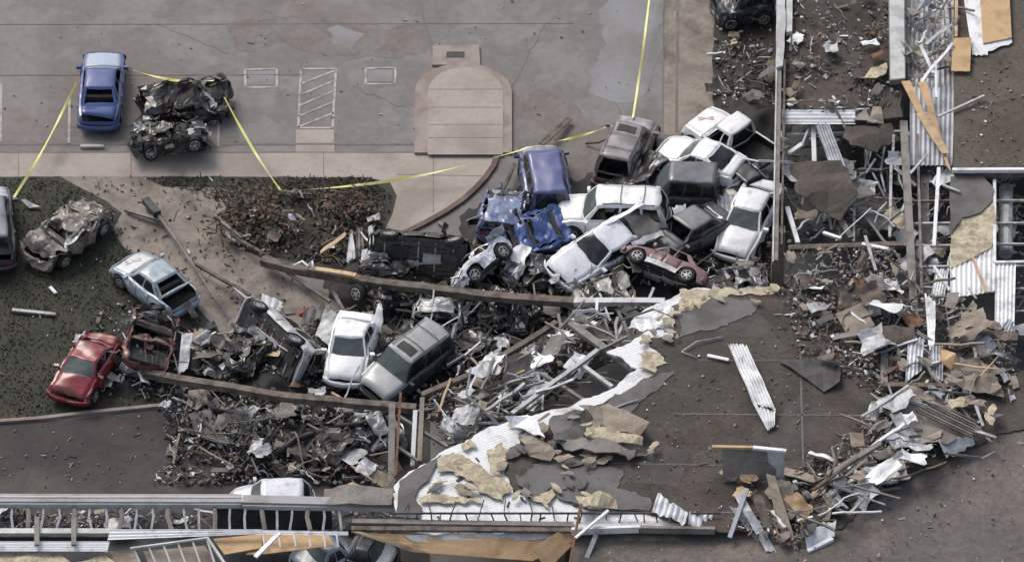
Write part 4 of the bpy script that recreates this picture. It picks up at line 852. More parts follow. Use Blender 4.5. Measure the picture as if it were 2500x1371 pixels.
T = [((1402, 737, 2.2), (1622, 737, 2.7), .28, .2, 'silver', 'broad pale grey beam running from the timber end to the deck tip'), ((1388, 786, 2.2), (1556, 908, 2.7), .3, .16, 'steel', 'widest grey truss beam lying across the torn white deck'), ((1250, 1010, 2.6), (1458, 856, 2.6), .17, .15, 'silver', 'pale grey beam parallel to the torn deck edge'), ((1458, 856, 2.6), (1530, 822, 2.8), .1, .1, 'wall', 'short pale bar bridging to the white deck'),
     ((1321, 912, 2.4), (1438, 984, 2.8), .13, .12, 'wall', 'short grey brace joining the deck edge near its middle'), ((1397, 873, 2.4), (1494, 944, 2.8), .16, .12, 'silver', 'grey brace below the widest truss beam'), ((1363, 769, 2.0), (1381, 840, 2.4), .1, .1, 'wall', 'upright pale bar above the white crumpled scraps'), ((1425, 741, 2.1), (1490, 781, 2.4), .09, .08, 'wall', 'small slanting bar under the broad pale beam'),
     ((1500, 706, 2.0), (1584, 760, 2.6), .1, .09, 'timber', 'thin slanting lath over the broad pale beam'), ((1108, 971, 1.6), (1216, 1020, 2.4), .1, .09, 'steel', 'thin steel bar left of the deck tip'), ((970, 1014, 2.6), (1092, 1090, 2.7), .12, .12, 'steel', 'slanting steel brace from the post to the white deck corner'), ((968, 1088, 2.4), (1022, 1126, 2.6), .1, .1, 'steel', 'lower short brace between the posts'),
     ((1160, 1010, 1.8), (1240, 948, 2.1), .09, .09, 'wall', 'pale bar leaning over the tangle left of the parallel beam'), ((1070, 1008, 1.6), (1100, 925, 1.9), .09, .09, 'wood', 'tan lath upright in the tangle beside the tan post'), ((1180, 950, 1.5), (1280, 905, 1.9), .08, .08, 'wood', 'tan lath lying beside the slanting timber'), ((1330, 845, 1.9), (1324, 1000, 2.3), .08, .08, 'silver', 'long vertical-looking grey bar in the truss tangle'), ((1270, 1060, 2.9), (1340, 1010, 2.9), .1, .08, 'steel', 'dark bar on the torn deck edge'),
     ((1210, 880, 1.4), (1250, 985, 1.9), .1, .1, 'steel', 'steel bar sloping through the tangle toward the deck'), ((1290, 1000, 2.1), (1410, 905, 2.4), .07, .07, 'dsteel', 'dark thin rod beside the parallel beam'), ((1440, 790, 2.1), (1560, 860, 2.7), .06, .06, 'wall', 'thin pale rod beside the widest truss beam')]
for i, (a, b, w, h, m, lb) in enumerate(T): beam('truss_bar', lb, 'steel bar', a, b, w, h, m, bend=.06, seg=4, seed=i, group='bars of the collapsed truss')
for i, pts in enumerate(([(1212, 1020, 2), (1222, 980, 2.2), (1262, 952, 2.3), (1290, 985, 2.2)], [(1398, 790, 2.3), (1450, 798, 2.4), (1490, 815, 2.4), (1520, 838, 2.5)], [(1060, 975, 1.8), (1085, 1010, 2.0), (1110, 1040, 2.1)], [(1345, 905, 2.1), (1330, 880, 2.2), (1345, 860, 2.2), (1380, 850, 2.1)], [(1120, 1020, 2.0), (1180, 1000, 2.0), (1230, 1012, 2.2)], [(1490, 1000, 3.1), (1530, 984, 3.1), (1560, 975, 3.12)])):
    pipe('bent_conduit', 'bent pale conduit looping in the truss tangle' if i < 5 else 'thin pale wire on the brown roof near the broken boards', 'conduit', pts, .035, 'silver', group='bent conduits' if i < 5 else None)
pipe('bent_wire', 'thin bent wire hooked on the brown roof left of the long ribbed sheet', 'wire', [(1765, 822, 3.1), (1700, 834, 3.15), (1664, 858, 3.1), (1700, 872, 3.1)], .03, 'silver')
pipe('black_cable', 'thick black cable arcing under the grey crumpled car', 'cable', [(672, 1112, .6), (720, 1072, .9), (800, 1045, 1.0), (880, 1035, 1.1), (950, 1005, 1.2)], .14, 'black')
# roof pieces
sheet('ribbed_sheet', 'long white ribbed metal sheet alone on the brown roof', 'metal sheet', [(1776, 842, 3.35), (1822, 843, 3.35), (1894, 1004, 3.3), (1838, 985, 3.3)], 'white', 6, .07, .12, 3)
sheet('ribbed_sheet', 'folded tip of the long white ribbed sheet', 'metal sheet', [(1838, 986, 3.28), (1894, 1005, 3.28), (1890, 1040, 3.15), (1874, 1052, 3.12)], 'white', 6, .05, .05, 4)
pan('dark_panel', 'dark sunken felt panel on the roof edge left of the pale square board', 'roof panel', [(1905, 882, 3.12), (1975, 872, 3.2), (2056, 890, 3.2), (2052, 930, 3.3), (2012, 955, 3.1)], 'dsteel', .1, .05, .06)
pan('square_board', 'pale tan square board with black marks lying on dark rubble', 'board', [(2040, 765, 3.4), (2105, 737, 3.5), (2136, 794, 3.4), (2076, 828, 3.3)], 'board', .05, .02, .0, m2='wood')
beam('white_stick', 'short white stick left of the long ribbed sheet', 'stick', (1727, 867, 3.12), (1778, 878, 3.12), .14, .06, 'white')
sheet('grey_panel', 'large upright grey panel with a yellow top edge, bottom middle-right', 'panel', [(1762, 1095, 4.2), (1914, 1098, 4.2), (1912, 1170, 3.1), (1765, 1176, 3.1)], 'wall', 0, 0, .05, 8, rip=.05, th=.06)
sheet('grey_panel', 'narrow pale green strip joined to the right of the large grey panel', 'panel', [(1872, 1093, 4.25), (1916, 1097, 4.25), (1914, 1168, 3.15), (1882, 1168, 3.15)], part_m, 0, 0, .05, 9, rip=.05)
beam('yellow_batten', 'yellow wooden batten on top of the large grey panel', 'batten', (1738, 1090, 4.3), (1836, 1092, 4.3), .12, .1, 'ply'); beam('white_batten', 'white batten on top of the large grey panel', 'batten', (1838, 1092, 4.3), (1918, 1100, 4.3), .14, .1, 'white')
BK = [([(1345, 1010), (1420, 1000), (1440, 1040), (1420, 1078), (1352, 1072)], 3.25, 'membg', 'grey-brown roofing flap left of the folded tan boards'), ([(1418, 990), (1490, 982), (1550, 1012), (1582, 1032), (1560, 1062), (1470, 1052)], 3.45, 'board', 'upper folded tan board heap on the roof'), ([(1440, 1040), (1500, 1048), (1566, 1064), (1566, 1086), (1480, 1078), (1430, 1062)], 3.5, 'foam', 'yellowish torn board below the upper folded tan board'), ([(1350, 1072), (1430, 1066), (1560, 1090), (1586, 1118), (1480, 1100), (1380, 1098)], 3.3, 'wall', 'lowest grey lip of the folded board heap'),
      ([(1230, 1010), (1285, 1008), (1325, 1040), (1335, 1062), (1290, 1052), (1255, 1040)], 3.4, 'white', 'crumpled bright white sheet at the upper deck corner'), ([(1275, 1058), (1330, 1072), (1368, 1100), (1352, 1122), (1300, 1118), (1280, 1090)], 3.3, 'board', 'tan-grey broken board below the crumpled white sheet'), ([(1405, 1214), (1470, 1198), (1492, 1212), (1500, 1240), (1420, 1236)], 3.3, 'foam', 'loose yellow foam lump near the railing'),
      ([(2205, 1000), (2300, 985), (2390, 1060), (2310, 1078), (2210, 1075), (2160, 1050)], 3.5, 'wall', 'grey louvred panel in the far right debris'), ([(2300, 890), (2380, 870), (2420, 900), (2450, 970), (2380, 962), (2310, 930)], 3.4, 'board', 'big tan-grey broken slab in the far right debris'), ([(2300, 850), (2330, 862), (2345, 890), (2320, 900), (2296, 885)], 3.6, 'ply', 'orange plywood corner above the big tan-grey slab'), ([(2270, 952), (2300, 938), (2310, 962), (2290, 970)], 3.5, 'silver', 'folded blue-grey tin on the wall stub'),
      ([(1930, 395), (2060, 392), (2090, 470), (2055, 540), (2000, 520), (1945, 470)], 3.0, 'memb', 'large brown roofing flap sagging into the torn bay'), ([(2060, 310), (2180, 300), (2205, 340), (2140, 372), (2070, 352)], 3.0, 'memb', 'dark brown roofing flap right of the white ribbed sheet'), ([(2080, 460), (2180, 478), (2180, 560), (2085, 530)], 1.6, 'steel', 'grey floor panel deep in the torn bay'),
      ([(2100, 280), (2120, 268), (2150, 300), (2110, 302), (2082, 290)], 3.15, 'wall', 'grey board scrap at the end of the white ribbed sheet'), ([(2135, 262), (2160, 262), (2155, 300), (2122, 298)], 3.16, 'board', 'pinkish-grey board scrap beside the grey board scrap'), ([(2118, 170), (2160, 155), (2172, 180), (2140, 190), (2105, 188)], 3.2, 'foam', 'olive-yellow foam lump by the pale wall cap'), ([(1908, 250), (1936, 238), (1950, 246), (1932, 264)], 3.1, 'foam', 'yellow foam lump next to the long wall beam'),
      ([(1905, 220), (1950, 210), (1960, 225), (1930, 240)], 3.1, 'board', 'pale board piece above the yellow foam by the wall'), ([(1975, 742), (2030, 738), (2034, 752), (1990, 760)], 3.15, 'silver', 'pale grey torn scrap above the pale square board'), ([(2120, 660), (2150, 690), (2160, 690), (2170, 700), (2125, 680)], 3.4, 'board', 'curved tan board strip over the blue-grey sheet'), ([(2180, 650), (2198, 640), (2205, 665), (2190, 675)], 3.4, 'board', 'small tan board right of the curved strip')]
for i, (px, z, m, lb) in enumerate(BK): pan('broken_board' if m not in ('memb', 'white', 'silver') else 'torn_sheet', lb, 'broken board' if m not in ('memb', 'white', 'silver') else 'torn sheet', [(a, b, z + .25 * math.sin(i * 2.1 + j * 1.9)) for j, (a, b) in enumerate(px)], m, .04, .09, .2, seed=i, res=.6)
SH = [([(1990, 305, 3.1), (2024, 303, 3.1), (2092, 482, 2.5), (2062, 512, 2.4)], 'cg', 5, 'long grey ribbed sheet hanging into the torn bay'), ([(2362, 802, 3.5), (2392, 796, 3.5), (2438, 846, 3.3), (2394, 866, 3.3)], 'white', 6, 'cream ribbed sheet tilted near the right edge'), ([(2218, 824, 3.6), (2256, 830, 3.6), (2250, 905, 3.2), (2210, 935, 3.2)], 'white', 4, 'left white ribbed sheet above the wall stub'), ([(2272, 842, 3.5), (2302, 842, 3.5), (2302, 930, 3.2), (2272, 925, 3.2)], 'cg', 4, 'right grey ribbed sheet above the wall stub'),
      ([(2258, 718, 3.8), (2285, 740, 3.8), (2280, 880, 3.4), (2266, 840, 3.4)], 'white', 0, 'long white bent strip standing above the wall stub'), ([(2286, 655, 3.2), (2316, 655, 3.2), (2306, 725, 3.0), (2270, 735, 3.0)], 'white', 5, 'slanted white ribbed sheet left of the ribbed deck'), ([(2462, 780, 3.2), (2480, 800, 3.2), (2474, 832, 3.1), (2434, 818, 3.1)], 'cg', 4, 'crumpled blue-grey end of the right ribbed deck'),
      ([(1606, 1204, 3.6), (1680, 1252, 3.4), (1672, 1278, 3.2), (1592, 1248, 3.3)], 'white', 6, 'white-blue ribbed sheet leaning on the railing end'), ([(1682, 1250, 3.2), (1740, 1255, 3.1), (1735, 1285, 3.0), (1680, 1284, 3.0)], 'white', 4, 'small white ribbed scrap right of the leaning sheet'), ([(1745, 475, 1.0), (1812, 478, 1.1), (1806, 515, .9), (1758, 516, .9)], 'silver', 5, 'small ribbed scrap between the charcoal van and white sedan'),
      ([(1545, 790, 2.9), (1635, 745, 2.95), (1640, 800, 2.9), (1560, 812, 2.85)], 'white', 3, 'white sheet peeling off the deck tip'), ([(2216, 30, 3.3), (2290, -30, 3.3), (2300, -20, 3.2), (2220, 52, 3.1)], 'silver', 0, 'grey channel lying across the top of the narrow bay'), ([(2110, 680, 3.2), (2128, 670, 3.3), (2180, 720, 3.1), (2150, 740, 3.0)], 'silver', 3, 'blue-grey crushed tin beside the curved tan board'), ([(2170, 1010, 3.8), (2200, 1005, 3.8), (2255, 1080, 3.5), (2245, 1130, 3.2)], 'silver', 0, 'blue-grey curling flashing beside the louvred panel'),
      ([(2290, 1080, 3.6), (2370, 1060, 3.6), (2380, 1085, 3.4), (2310, 1120, 3.3)], 'silver', 2, 'pale tin panel under the louvred panel'), ([(1962, 1300, 3.2), (2040, 1270, 3.3), (2036, 1310, 3.0), (1970, 1340, 2.9)], 'white', 2, 'white tin piece at the bottom tip of the debris belt'), ([(2060, 1210, 3.1), (2180, 1130, 3.4), (2190, 1150, 3.3), (2080, 1240, 3.0)], 'wall', 3, 'long grey ribbed strip along the debris belt'), ([(2100, 1160, 3.4), (2200, 1100, 3.5), (2215, 1120, 3.4), (2115, 1185, 3.3)], 'silver', 3, 'second grey strip above the long ribbed strip'),
      ([(1870, 1155, 4.0), (1892, 1160, 4.0), (1950, 1345, 2.9), (1905, 1310, 2.9)], 'board', 0, 'tallest tan-grey board leaning left of the orange plywood'), ([(1892, 1170, 3.9), (1930, 1175, 3.8), (1960, 1260, 3.2), (1905, 1250, 3.2)], 'board', 0, 'pale tan board behind the orange plywood'), ([(1912, 1215, 4.0), (1950, 1200, 4.0), (1985, 1245, 3.5), (1960, 1275, 3.4)], 'ply', 0, 'bright orange-tan folded plywood in the bottom debris fan'), ([(1830, 1200, 3.8), (1862, 1210, 3.8), (1900, 1330, 2.9), (1880, 1320, 2.9)], 'timber', 0, 'brown board slanting in the bottom debris fan'),
      ([(1790, 1205, 3.7), (1812, 1205, 3.8), (1895, 1345, 2.9), (1870, 1345, 2.9)], 'silver', 0, 'grey steel strip left of the brown slanting board'), ([(1780, 1235, 3.5), (1806, 1240, 3.5), (1880, 1330, 2.8), (1850, 1325, 2.8)], 'silver', 0, 'outer grey strip of the bottom debris fan'),
      ([(850, 775, 1.0), (792, 752, 1.0), (770, 820, .6), (815, 850, .6)], 'silver', 0, 'crumpled grey panel left of the white front-facing vehicle'), ([(868, 762, 1.3), (912, 758, 1.3), (900, 800, 1.1), (850, 800, 1.1)], 'wall', 0, 'pale grey panel behind the white front-facing vehicle'), ([(924, 740, 2.2), (936, 752, 2.3), (930, 815, 1.3), (898, 802, 1.3)], 'white', 0, 'upright pointed white metal flap beside the white vehicle'),
      ([(1566, 505, 1.9), (1630, 575, 1.6), (1530, 615, 1.2), (1478, 545, 1.6)], 'membg', 0, 'dark grey bent panel in front of the long white vehicle'), ([(1476, 542, 2.0), (1480, 550, 2.0), (1572, 500, 2.3), (1566, 492, 2.3)], 'white', 0, 'thin white strip edging the dark bent panel'), ([(1540, 590, 1.7), (1625, 562, 1.6), (1632, 572, 1.6), (1548, 602, 1.6)], 'silver', 0, 'grey edge strip above the pinkish overturned car'), ([(1640, 508, 1.5), (1674, 498, 1.6), (1674, 524, 1.4), (1648, 528, 1.4)], 'white', 0, 'small white folded plate above the charcoal sedan'),
      ([(640, 716, .5), (690, 735, .5), (680, 760, .3), (636, 745, .3)], 'white', 3, 'off-white ribbed cushion-like box on the path end'), ([(855, 562, .9), (862, 560, .9), (868, 630, .5), (845, 640, .4)], 'silver', 0, 'thin grey strip left of the white strips above the timber'), ([(870, 558, 1.0), (884, 556, 1.0), (890, 620, .6), (868, 628, .5)], 'wall', 2, 'ribbed grey strip among the white strips'), ([(898, 556, 1.3), (908, 552, 1.3), (916, 602, 1.0), (904, 604, 1.0)], 'white', 0, 'right narrow white strip above the black side-lying vehicle'),
      ([(884, 608, 1.3), (904, 608, 1.3), (900, 655, .9), (880, 652, .9)], 'white', 0, 'broad white strip on top of the black side-lying vehicle'), ([(876, 562, 1.1), (886, 570, 1.1), (925, 612, 1.1), (915, 612, 1.1)], 'white', 0, 'white strip crossing the others slantwise'), ([(780, 620, .6), (786, 608, .6), (842, 566, .9), (846, 572, .9)], 'wood', 0, 'pale wooden slat pointing up beside the white strips'),
      ([(1150, 860, .8), (1230, 815, 1.0), (1245, 840, 1.0), (1180, 892, .8)], 'silver', 4, 'grey crumpled sheet between the wagon and the slanting timber'), ([(1275, 850, 1.0), (1325, 830, 1.2), (1325, 905, 1.0), (1280, 920, .9)], 'cg', 5, 'blue-grey ribbed sheet right of the slanting timber'), ([(740, 760, .6), (805, 742, .6), (800, 770, .5), (735, 795, .4)], 'wall', 3, 'grey slatted panel left of the crumpled grey panel'),
      ([(444, 812, 1.0), (470, 810, 1.1), (458, 900, .6), (434, 912, .5)], 'silver', 0, 'pale blue bent strip beside the torn truck wreck'), ([(245, 885, .5), (300, 872, .5), (300, 892, .3), (260, 900, .3)], 'board', 0, 'tan strip between the red car and the truck wreck'), ([(205, 830, .9), (258, 808, 1.2), (262, 850, .8), (196, 872, .5)], paint('red_scrap', (.30, .03, .04), .3), 0, 'crumpled red fender behind the red car')]
for i, (c, m, nr, lb) in enumerate(SH): sheet('ribbed_sheet' if nr else 'bent_sheet', lb, 'metal sheet' if nr else 'bent sheet', c, m, nr, .05, .14, i, rip=.18)
# grey and tan slabs around
SL = [([(462, 952), (505, 945), (520, 975), (480, 1000), (455, 985)], 'board', 'pinkish-grey slab below the lower long timber at its left part'), ([(530, 1010), (552, 1008), (545, 1050), (525, 1045)], 'wall', 'small pale tile standing below the lower long timber'), ([(545, 1000), (610, 985), (650, 1020), (600, 1060), (548, 1050)], 'membg', 'dark grey roofing slab below the lower long timber'), ([(640, 1010), (690, 978), (730, 990), (680, 1030)], 'board', 'tan tilted slab right of the dark roofing slab'),
      ([(735, 1010), (775, 1020), (780, 1045), (740, 1040)], 'board', 'rounded tan slab right of the tan tilted slab'), ([(790, 1192), (850, 1180), (900, 1185), (960, 1195), (955, 1232), (790, 1230)], 'wall', 'pale rubble slab resting on the grey coping end'), ([(850, 1180), (860, 1172), (895, 1188), (870, 1200)], 'wood', 'peach board corner on the pale rubble slab'), ([(505, 972), (530, 970), (540, 990), (512, 1000)], 'wall', 'pale little board beside the pinkish-grey slab'),
      ([(460, 1010), (520, 1000), (545, 1060), (560, 1090), (480, 1060)], 'membg', 'grey flat felt piece near the service road'), ([(840, 1115), (858, 1108), (892, 1140), (880, 1150)], 'wall', 'pale plank stub below the grey crumpled car'), ([(900, 1100), (925, 1096), (950, 1160), (930, 1180), (905, 1150)], 'timber', 'dark brown board leaning by the steel post'), ([(2290, 920), (2320, 905), (2350, 935), (2330, 960)], 'white', 'off-white block by the wall stub end'), ([(2438, 910), (2452, 906), (2464, 926), (2450, 934)], 'white', 'small white block near the right edge')]
for i, (px, m, lb) in enumerate(SL):
    zb = 3.2 if px[0][0] > 2000 else (2.4 if px[0][1] > 1170 else .45)
    pan('broken_slab', lb, 'broken slab', [(a, b, zb + .15 * math.sin(i + j * 2.3)) for j, (a, b) in enumerate(px)], m, .06, .08, .05, seed=i + 40)
# plywood at the top right, over the ribbed strip, and along the bottom
def plyq(lb, c, m='ply', cr=.03, seed=0, th=.04): return sheet('plywood_sheet', lb, 'plywood', c, m, 0, 0, cr, seed, rip=.03, th=th)
plyq('large tan plywood panel at the top right', [(2390, -60, 3.6), (2462, -60, 3.6), (2470, 92, 3.5), (2400, 106, 3.5)])
sheet('white_wrap', 'white sheet under the large tan plywood at the top right', 'white sheet', [(2344, -60, 3.5), (2392, -60, 3.5), (2412, 134, 3.4), (2374, 134, 3.4)], 'white', 0, 0, .06, 11)
sheet('white_wrap', 'white hem along the lower edge of the large plywood', 'white sheet', [(2380, 112, 3.45), (2470, 88, 3.45), (2470, 104, 3.4), (2395, 134, 3.4)], 'white', 0, 0, .03, 12)
plyq('small upright tan plywood piece left of the large one', [(2328, 92, 3.6), (2372, 92, 3.6), (2368, 174, 3.5), (2322, 172, 3.5)])
beam('white_batten', 'pale batten above the small plywood piece', 'batten', (2336, -60, 3.5), (2334, 90, 3.5), .12, .08, 'wood')
plyq('long tan plywood strip, upper left of the crossed pair', [(2200, 198, 3.5), (2222, 198, 3.5), (2286, 345, 3.3), (2272, 340, 3.3)], cr=.06)
plyq('long tan plywood strip, right of the crossed pair', [(2240, 198, 3.5), (2262, 198, 3.5), (2322, 418, 3.2), (2312, 405, 3.2)], cr=.08, seed=3)
plyq('pale split plank over the crossed plywood strips', [(2236, 280, 3.6), (2262, 275, 3.6), (2318, 372, 3.4), (2300, 372, 3.4)], 'wood', .1, 5)
beam('steel_angle', 'light steel angle poking right over the brown roof', 'steel angle', (2290, 285, 3.4), (2402, 234, 3.5), .09, .07, 'silver')
beam('steel_angle', 'white steel angle rising across the ribbed strip', 'steel angle', (2284, 150, 3.6), (2286, 238, 3.4), .1, .08, 'white')
beam('steel_angle', 'bright leaning angle at the top of the ribbed strip', 'steel angle', (2248, 112, 3.5), (2278, 178, 3.3), .13, .08, 'white')
beam('steel_angle', 'grey angle slanting in the top bay', 'steel angle', (2260, 110, 3.4), (2310, 66, 3.5), .14, .08, 'silver')
beam('steel_angle', 'grey angle down the right side of the top bay', 'steel angle', (2304, -20, 3.3), (2322, 122, 3.2), .14, .1, 'silver')
beam('steel_angle', 'long white angle below the plywood strips', 'steel angle', (2292, 410, 3.2), (2280, 600, 3.1), .14, .1, 'white')
beam('steel_angle', 'thin angle crossing under the plywood strips', 'steel angle', (2222, 424, 3.2), (2262, 378, 3.3), .1, .07, 'silver')
beam('steel_angle', 'short grey angle right of the long white angle', 'steel angle', (2302, 452, 3.2), (2342, 468, 3.2), .1, .08, 'silver')
beam('steel_angle', 'white angle leaning beside the ribbed deck', 'steel angle', (2280, 650, 3.3), (2318, 708, 3.2), .1, .08, 'white')
beam('yellow_lath', 'yellow lath lying over the ribbed deck', 'lath', (2372, 622, 3.3), (2408, 712, 3.2), .1, .06, 'wood')
beam('white_post', 'white leaning post left of the sagging flap', 'post', (1922, 506, 2.6), (1948, 592, 2.6), .17, .1, 'white')
beam('white_post', 'pale stub leaning below the long grey ribbed sheet', 'post', (2048, 528, 2.6), (2078, 580, 2.6), .22, .1, 'wall')
beam('white_post', 'short white strut crossing the white hanger in the bay', 'post', (1926, 374, 2.6), (1958, 352, 2.6), .16, .1, 'white')
beam('white_post', 'thin white strip over the beam at the foot of the bay', 'post', (2104, 595, 3.1), (2168, 608, 3.1), .16, .08, 'white')
beam('white_post', 'grey strip crossing the beam toward the curved board', 'post', (2112, 576, 3.3), (2138, 660, 3.2), .11, .08, 'silver')
beam('white_post', 'white post leaning beside the bay floor panel', 'post', (2010, 568, 2.8), (2052, 582, 2.9), .13, .1, 'white')
for i, (pts) in enumerate(([(2108, 330), (2120, 400), (2160, 480)], [(2140, 330), (2118, 380), (2108, 440)], [(2160, 360), (2150, 420), (2162, 470)], [(1990, 490), (2020, 495), (2030, 560)], [(2190, 390), (2196, 440), (2210, 470)])):
    pipe('bent_conduit', 'bent conduit hanging in the torn bay', 'conduit', [(a, b, 2.2) for a, b in pts], .05, 'silver', group='conduits hanging in the bay')
# bottom plywood facade
plyq('long sloping tan plywood fascia along the bottom middle', [(858, 1298, 2.9), (1400, 1318, 2.7), (1300, 1368, 2.3), (1010, 1346, 2.5)], seed=2)
plyq('bright narrow plywood strip at the left tip of the fascia', [(858, 1296, 2.96), (880, 1296, 2.96), (1060, 1352, 2.5), (1000, 1344, 2.5)], 'wood', seed=6)
plyq('tan plywood end panel at the right of the fascia', [(1300, 1335, 2.9), (1398, 1276, 3.0), (1405, 1322, 2.6), (1335, 1392, 2.3)], seed=4)
sheet('white_wrap', 'pale lilac sheathing behind the plywood fascia', 'white sheet', [(985, 1306, 2.85), (1390, 1296, 2.85), (1390, 1312, 2.75), (1010, 1322, 2.7)], part_m, 0, 0, .05, 15)
beam('bottom_beam', 'brown beam along the top of the plywood fascia', 'beam', (858, 1290, 2.95), (1395, 1294, 2.95), .2, .12, 'timber')
beam('steel_angle', 'white angle lying across the joists at the bottom left', 'steel angle', (682, 1300, 2.7), (624, 1358, 2.5), .17, .08, 'white')
beam('steel_angle', 'pale angle leaning down from the parapet corner', 'steel angle', (1456, 1304, 2.9), (1432, 1362, 2.5), .17, .1, 'silver')
beam('steel_angle', 'white angle crossing up through the railing', 'steel angle', (1405, 1312, 3.2), (1484, 1246, 3.4), .1, .08, 'white')
beam('rust_pole', 'thin rusty pole rising past the plywood end panel', 'pole', (1388, 1392, 2.7), (1418, 1230, 3.6), .09, .09, 'rust')
beam('steel_angle', 'pale blue angle leaning in the bottom debris fan', 'steel angle', (1824, 1192, 3.9), (1782, 1310, 3.0), .16, .1, 'cg')
beam('steel_angle', 'long pale pipe-like strut on top of the debris belt', 'steel angle', (2020, 1160, 3.5), (2150, 1082, 3.9), .2, .16, 'wall')
beam('steel_angle', 'lower white tube at the bottom tip of the belt', 'steel angle', (1972, 1345, 2.9), (2032, 1315, 3.0), .16, .14, 'white')
for i, (a, b) in enumerate((((2010, 1225), (2072, 1255)), ((2072, 1255), (2132, 1192)), ((2010, 1225), (2100, 1165)), ((2040, 1215), (2068, 1240)), ((2330, 1070), (2400, 1040)), ((2400, 1040), (2380, 985)), ((2340, 990), (2420, 1080)), ((2160, 1045), (2240, 980)))):
    beam('frame_bar', 'thin grey bar of the broken frames in the debris belt', 'frame bar', (a[0], a[1], 3.5), (b[0], b[1], 3.4), .1, .08, 'silver' if i % 2 else 'steel', group='bars of broken frames in the debris belt')
for i in range(7): beam('long_strip', 'long grey slat on the louvred panel', 'slat', (2236 + i * 9, 1002 - i * 3, 3.85), (2372 + i * 2, 1066 - i * 6, 3.8), .07, .06, 'wall' if i % 2 else 'timber', group='slats of the louvred panel')
# small objects with a look of their own
pan('white_paper', 'bright white square sheet lying in the weedy verge', 'paper sheet', [(609, 512, .5), (627, 510, .5), (629, 528, .45), (612, 531, .45)], 'white', .02, 0, 0)
pan('blue_plastic', 'light blue crumpled plastic in the verge', 'plastic sheet', [(700, 522, .4), (715, 524, .5), (724, 540, .4), (708, 542, .3)], 'cg', .03, .1, .03)
pipe('orange_cone', 'orange-red tube lying beyond the slatted panel', 'tube', [(733, 770, .5), (752, 752, .6)], .1, 'red', taper=.6)
pan('red_scrap', 'red plastic scrap below the side-lying vehicle', 'plastic scrap', [(706, 938, .4), (722, 934, .5), (738, 939, .4), (730, 947, .4), (712, 946, .4)], 'rust', .03, .1, .05)
pan('blue_scrap', 'small blue plastic scrap right of the two-tone wagon', 'plastic scrap', [(1114, 895, .7), (1126, 893, .7), (1128, 908, .6), (1116, 910, .6)], 'blue', .05, .05, .03)
pan('lawn_scrap', 'green-grey bent plastic piece on the lawn beside the left edge vehicle', 'plastic scrap', [(50, 488, .2), (62, 486, .3), (100, 505, .15), (70, 510, .1)], 'silver', .03, .1, .03)
beam('lawn_bar', 'long pale bar lying on the lawn at left', 'bar', (30, 756, .15), (135, 767, .12), .14, .08, 'silver')
beam('lawn_bar', 'short white stick on the lawn below the tan-grey wreck', 'stick', (122, 700, .1), (136, 715, .1), .13, .06, 'white')
beam('kerb_stick', 'dark red board leaning at the upper end of the blue minivan', 'board', (1322, 352, .5), (1390, 290, .2), .26, .05, 'timber')
pipe('brown_branch', 'brown bare branch beside the brown-grey vehicle', 'branch', [(1430, 350, .1), (1462, 348, .3), (1490, 335, .5)], .05, 'bark', taper=.5)
beam('white_stub', 'short white tube in the path joint right of the verge', 'tube', (1070, 542, .1), (1082, 552, .1), .12, .07, 'wall')
beam('fallen_bracket', 'thin pale rod standing by the light pole', 'rod', (432, 515, .6), (424, 540, .3), .05, .05, 'wall')
pipe('side_pipe', 'white pipe hanging under the white side-lying car', 'pipe', [(1178, 708, 1.4), (1186, 722, 1.2), (1196, 740, .9)], .07, 'white')
for i, (a, b, m) in enumerate((((545, 560), (700, 655), 'timber'), ((525, 526), (590, 580), 'wall'), ((470, 640), (610, 720), 'timber'), ((545, 565), (575, 590), 'wall'), ((700, 665), (805, 735), 'steel'), ((812, 708), (845, 765), 'wall'), ((560, 690), (610, 735), 'silver'), ((1150, 610), (1185, 540), 'timber'), ((1255, 400), (1210, 500), 'timber'))):
    lb = ('long dark rail running down the verge edge', 'pale rail end near the path corner', 'dark board at the path edge below the light pole', 'short pale rod beside the verge rail', 'grey rail crossing below the longest timber', 'pale splintered board pointing at the grey panels', 'bent silver strip below the path edge', 'dark board leaning left of the short blue vehicle', 'brown splintered board left of the blue minivan')[i]
    beam('loose_rail', lb, 'rail' if m != 'timber' else 'board', (a[0], a[1], .4), (b[0], b[1], .5), .13, .1, m, bend=.08, seg=3, seed=i)
# branches of the torn tree in the verge
def tree_piece(label, base, tips, leaves=0, r=.1, m='bark', seed=0):
    random.seed(seed); root = empty('fallen_tree', P3(base), label, 'fallen tree'); t = MB(); b = P3(base)
    for tx in tips:
        e = P3(tx); pts = [b.lerp(e, i / 6) + (noise.noise_vector(Vector((i * .8, tx[0], seed))) * .18 if i else Vector((0, 0, 0))) for i in range(7)]
        t.tube(pts, r, M[m], 6, .3)
        for k2 in range(5):
            p = pts[2 + k2 % 5]; d = Vector((random.uniform(-.7, .7), random.uniform(-.7, .7), random.uniform(0, .45))); t.tube([p, p + d * .5 + noise.noise_vector(p) * .1, p + d], r * .35, M[m], 4, .3)
    part(t, 'trunk', root)
    if leaves:
        l = MB()
        for tx in tips:
            e = P3(tx)
            for _ in range(leaves):
                c = b.lerp(e, random.uniform(.2, 1.1)) + Vector((random.gauss(0, .35), random.gauss(0, .35), abs(random.gauss(.1, .2)))); s = random.uniform(.04, .12)
                q = Matrix.Rotation(random.random() * 6.3, 3, 'Z') @ Matrix.Rotation(random.uniform(-1, 1), 3, 'X'); l.add([c + q @ Vector(v) * s for v in ((-1, -.4, 0), (1, -.5, 0), (.9, .5, .1), (-.8, .5, 0))], [(0, 1, 2, 3)], random.choice([M['leaf'], M['blade'], M['leaf'], M['bark'], M['leaf'], M['rust']]))
        part(l, 'foliage', root)
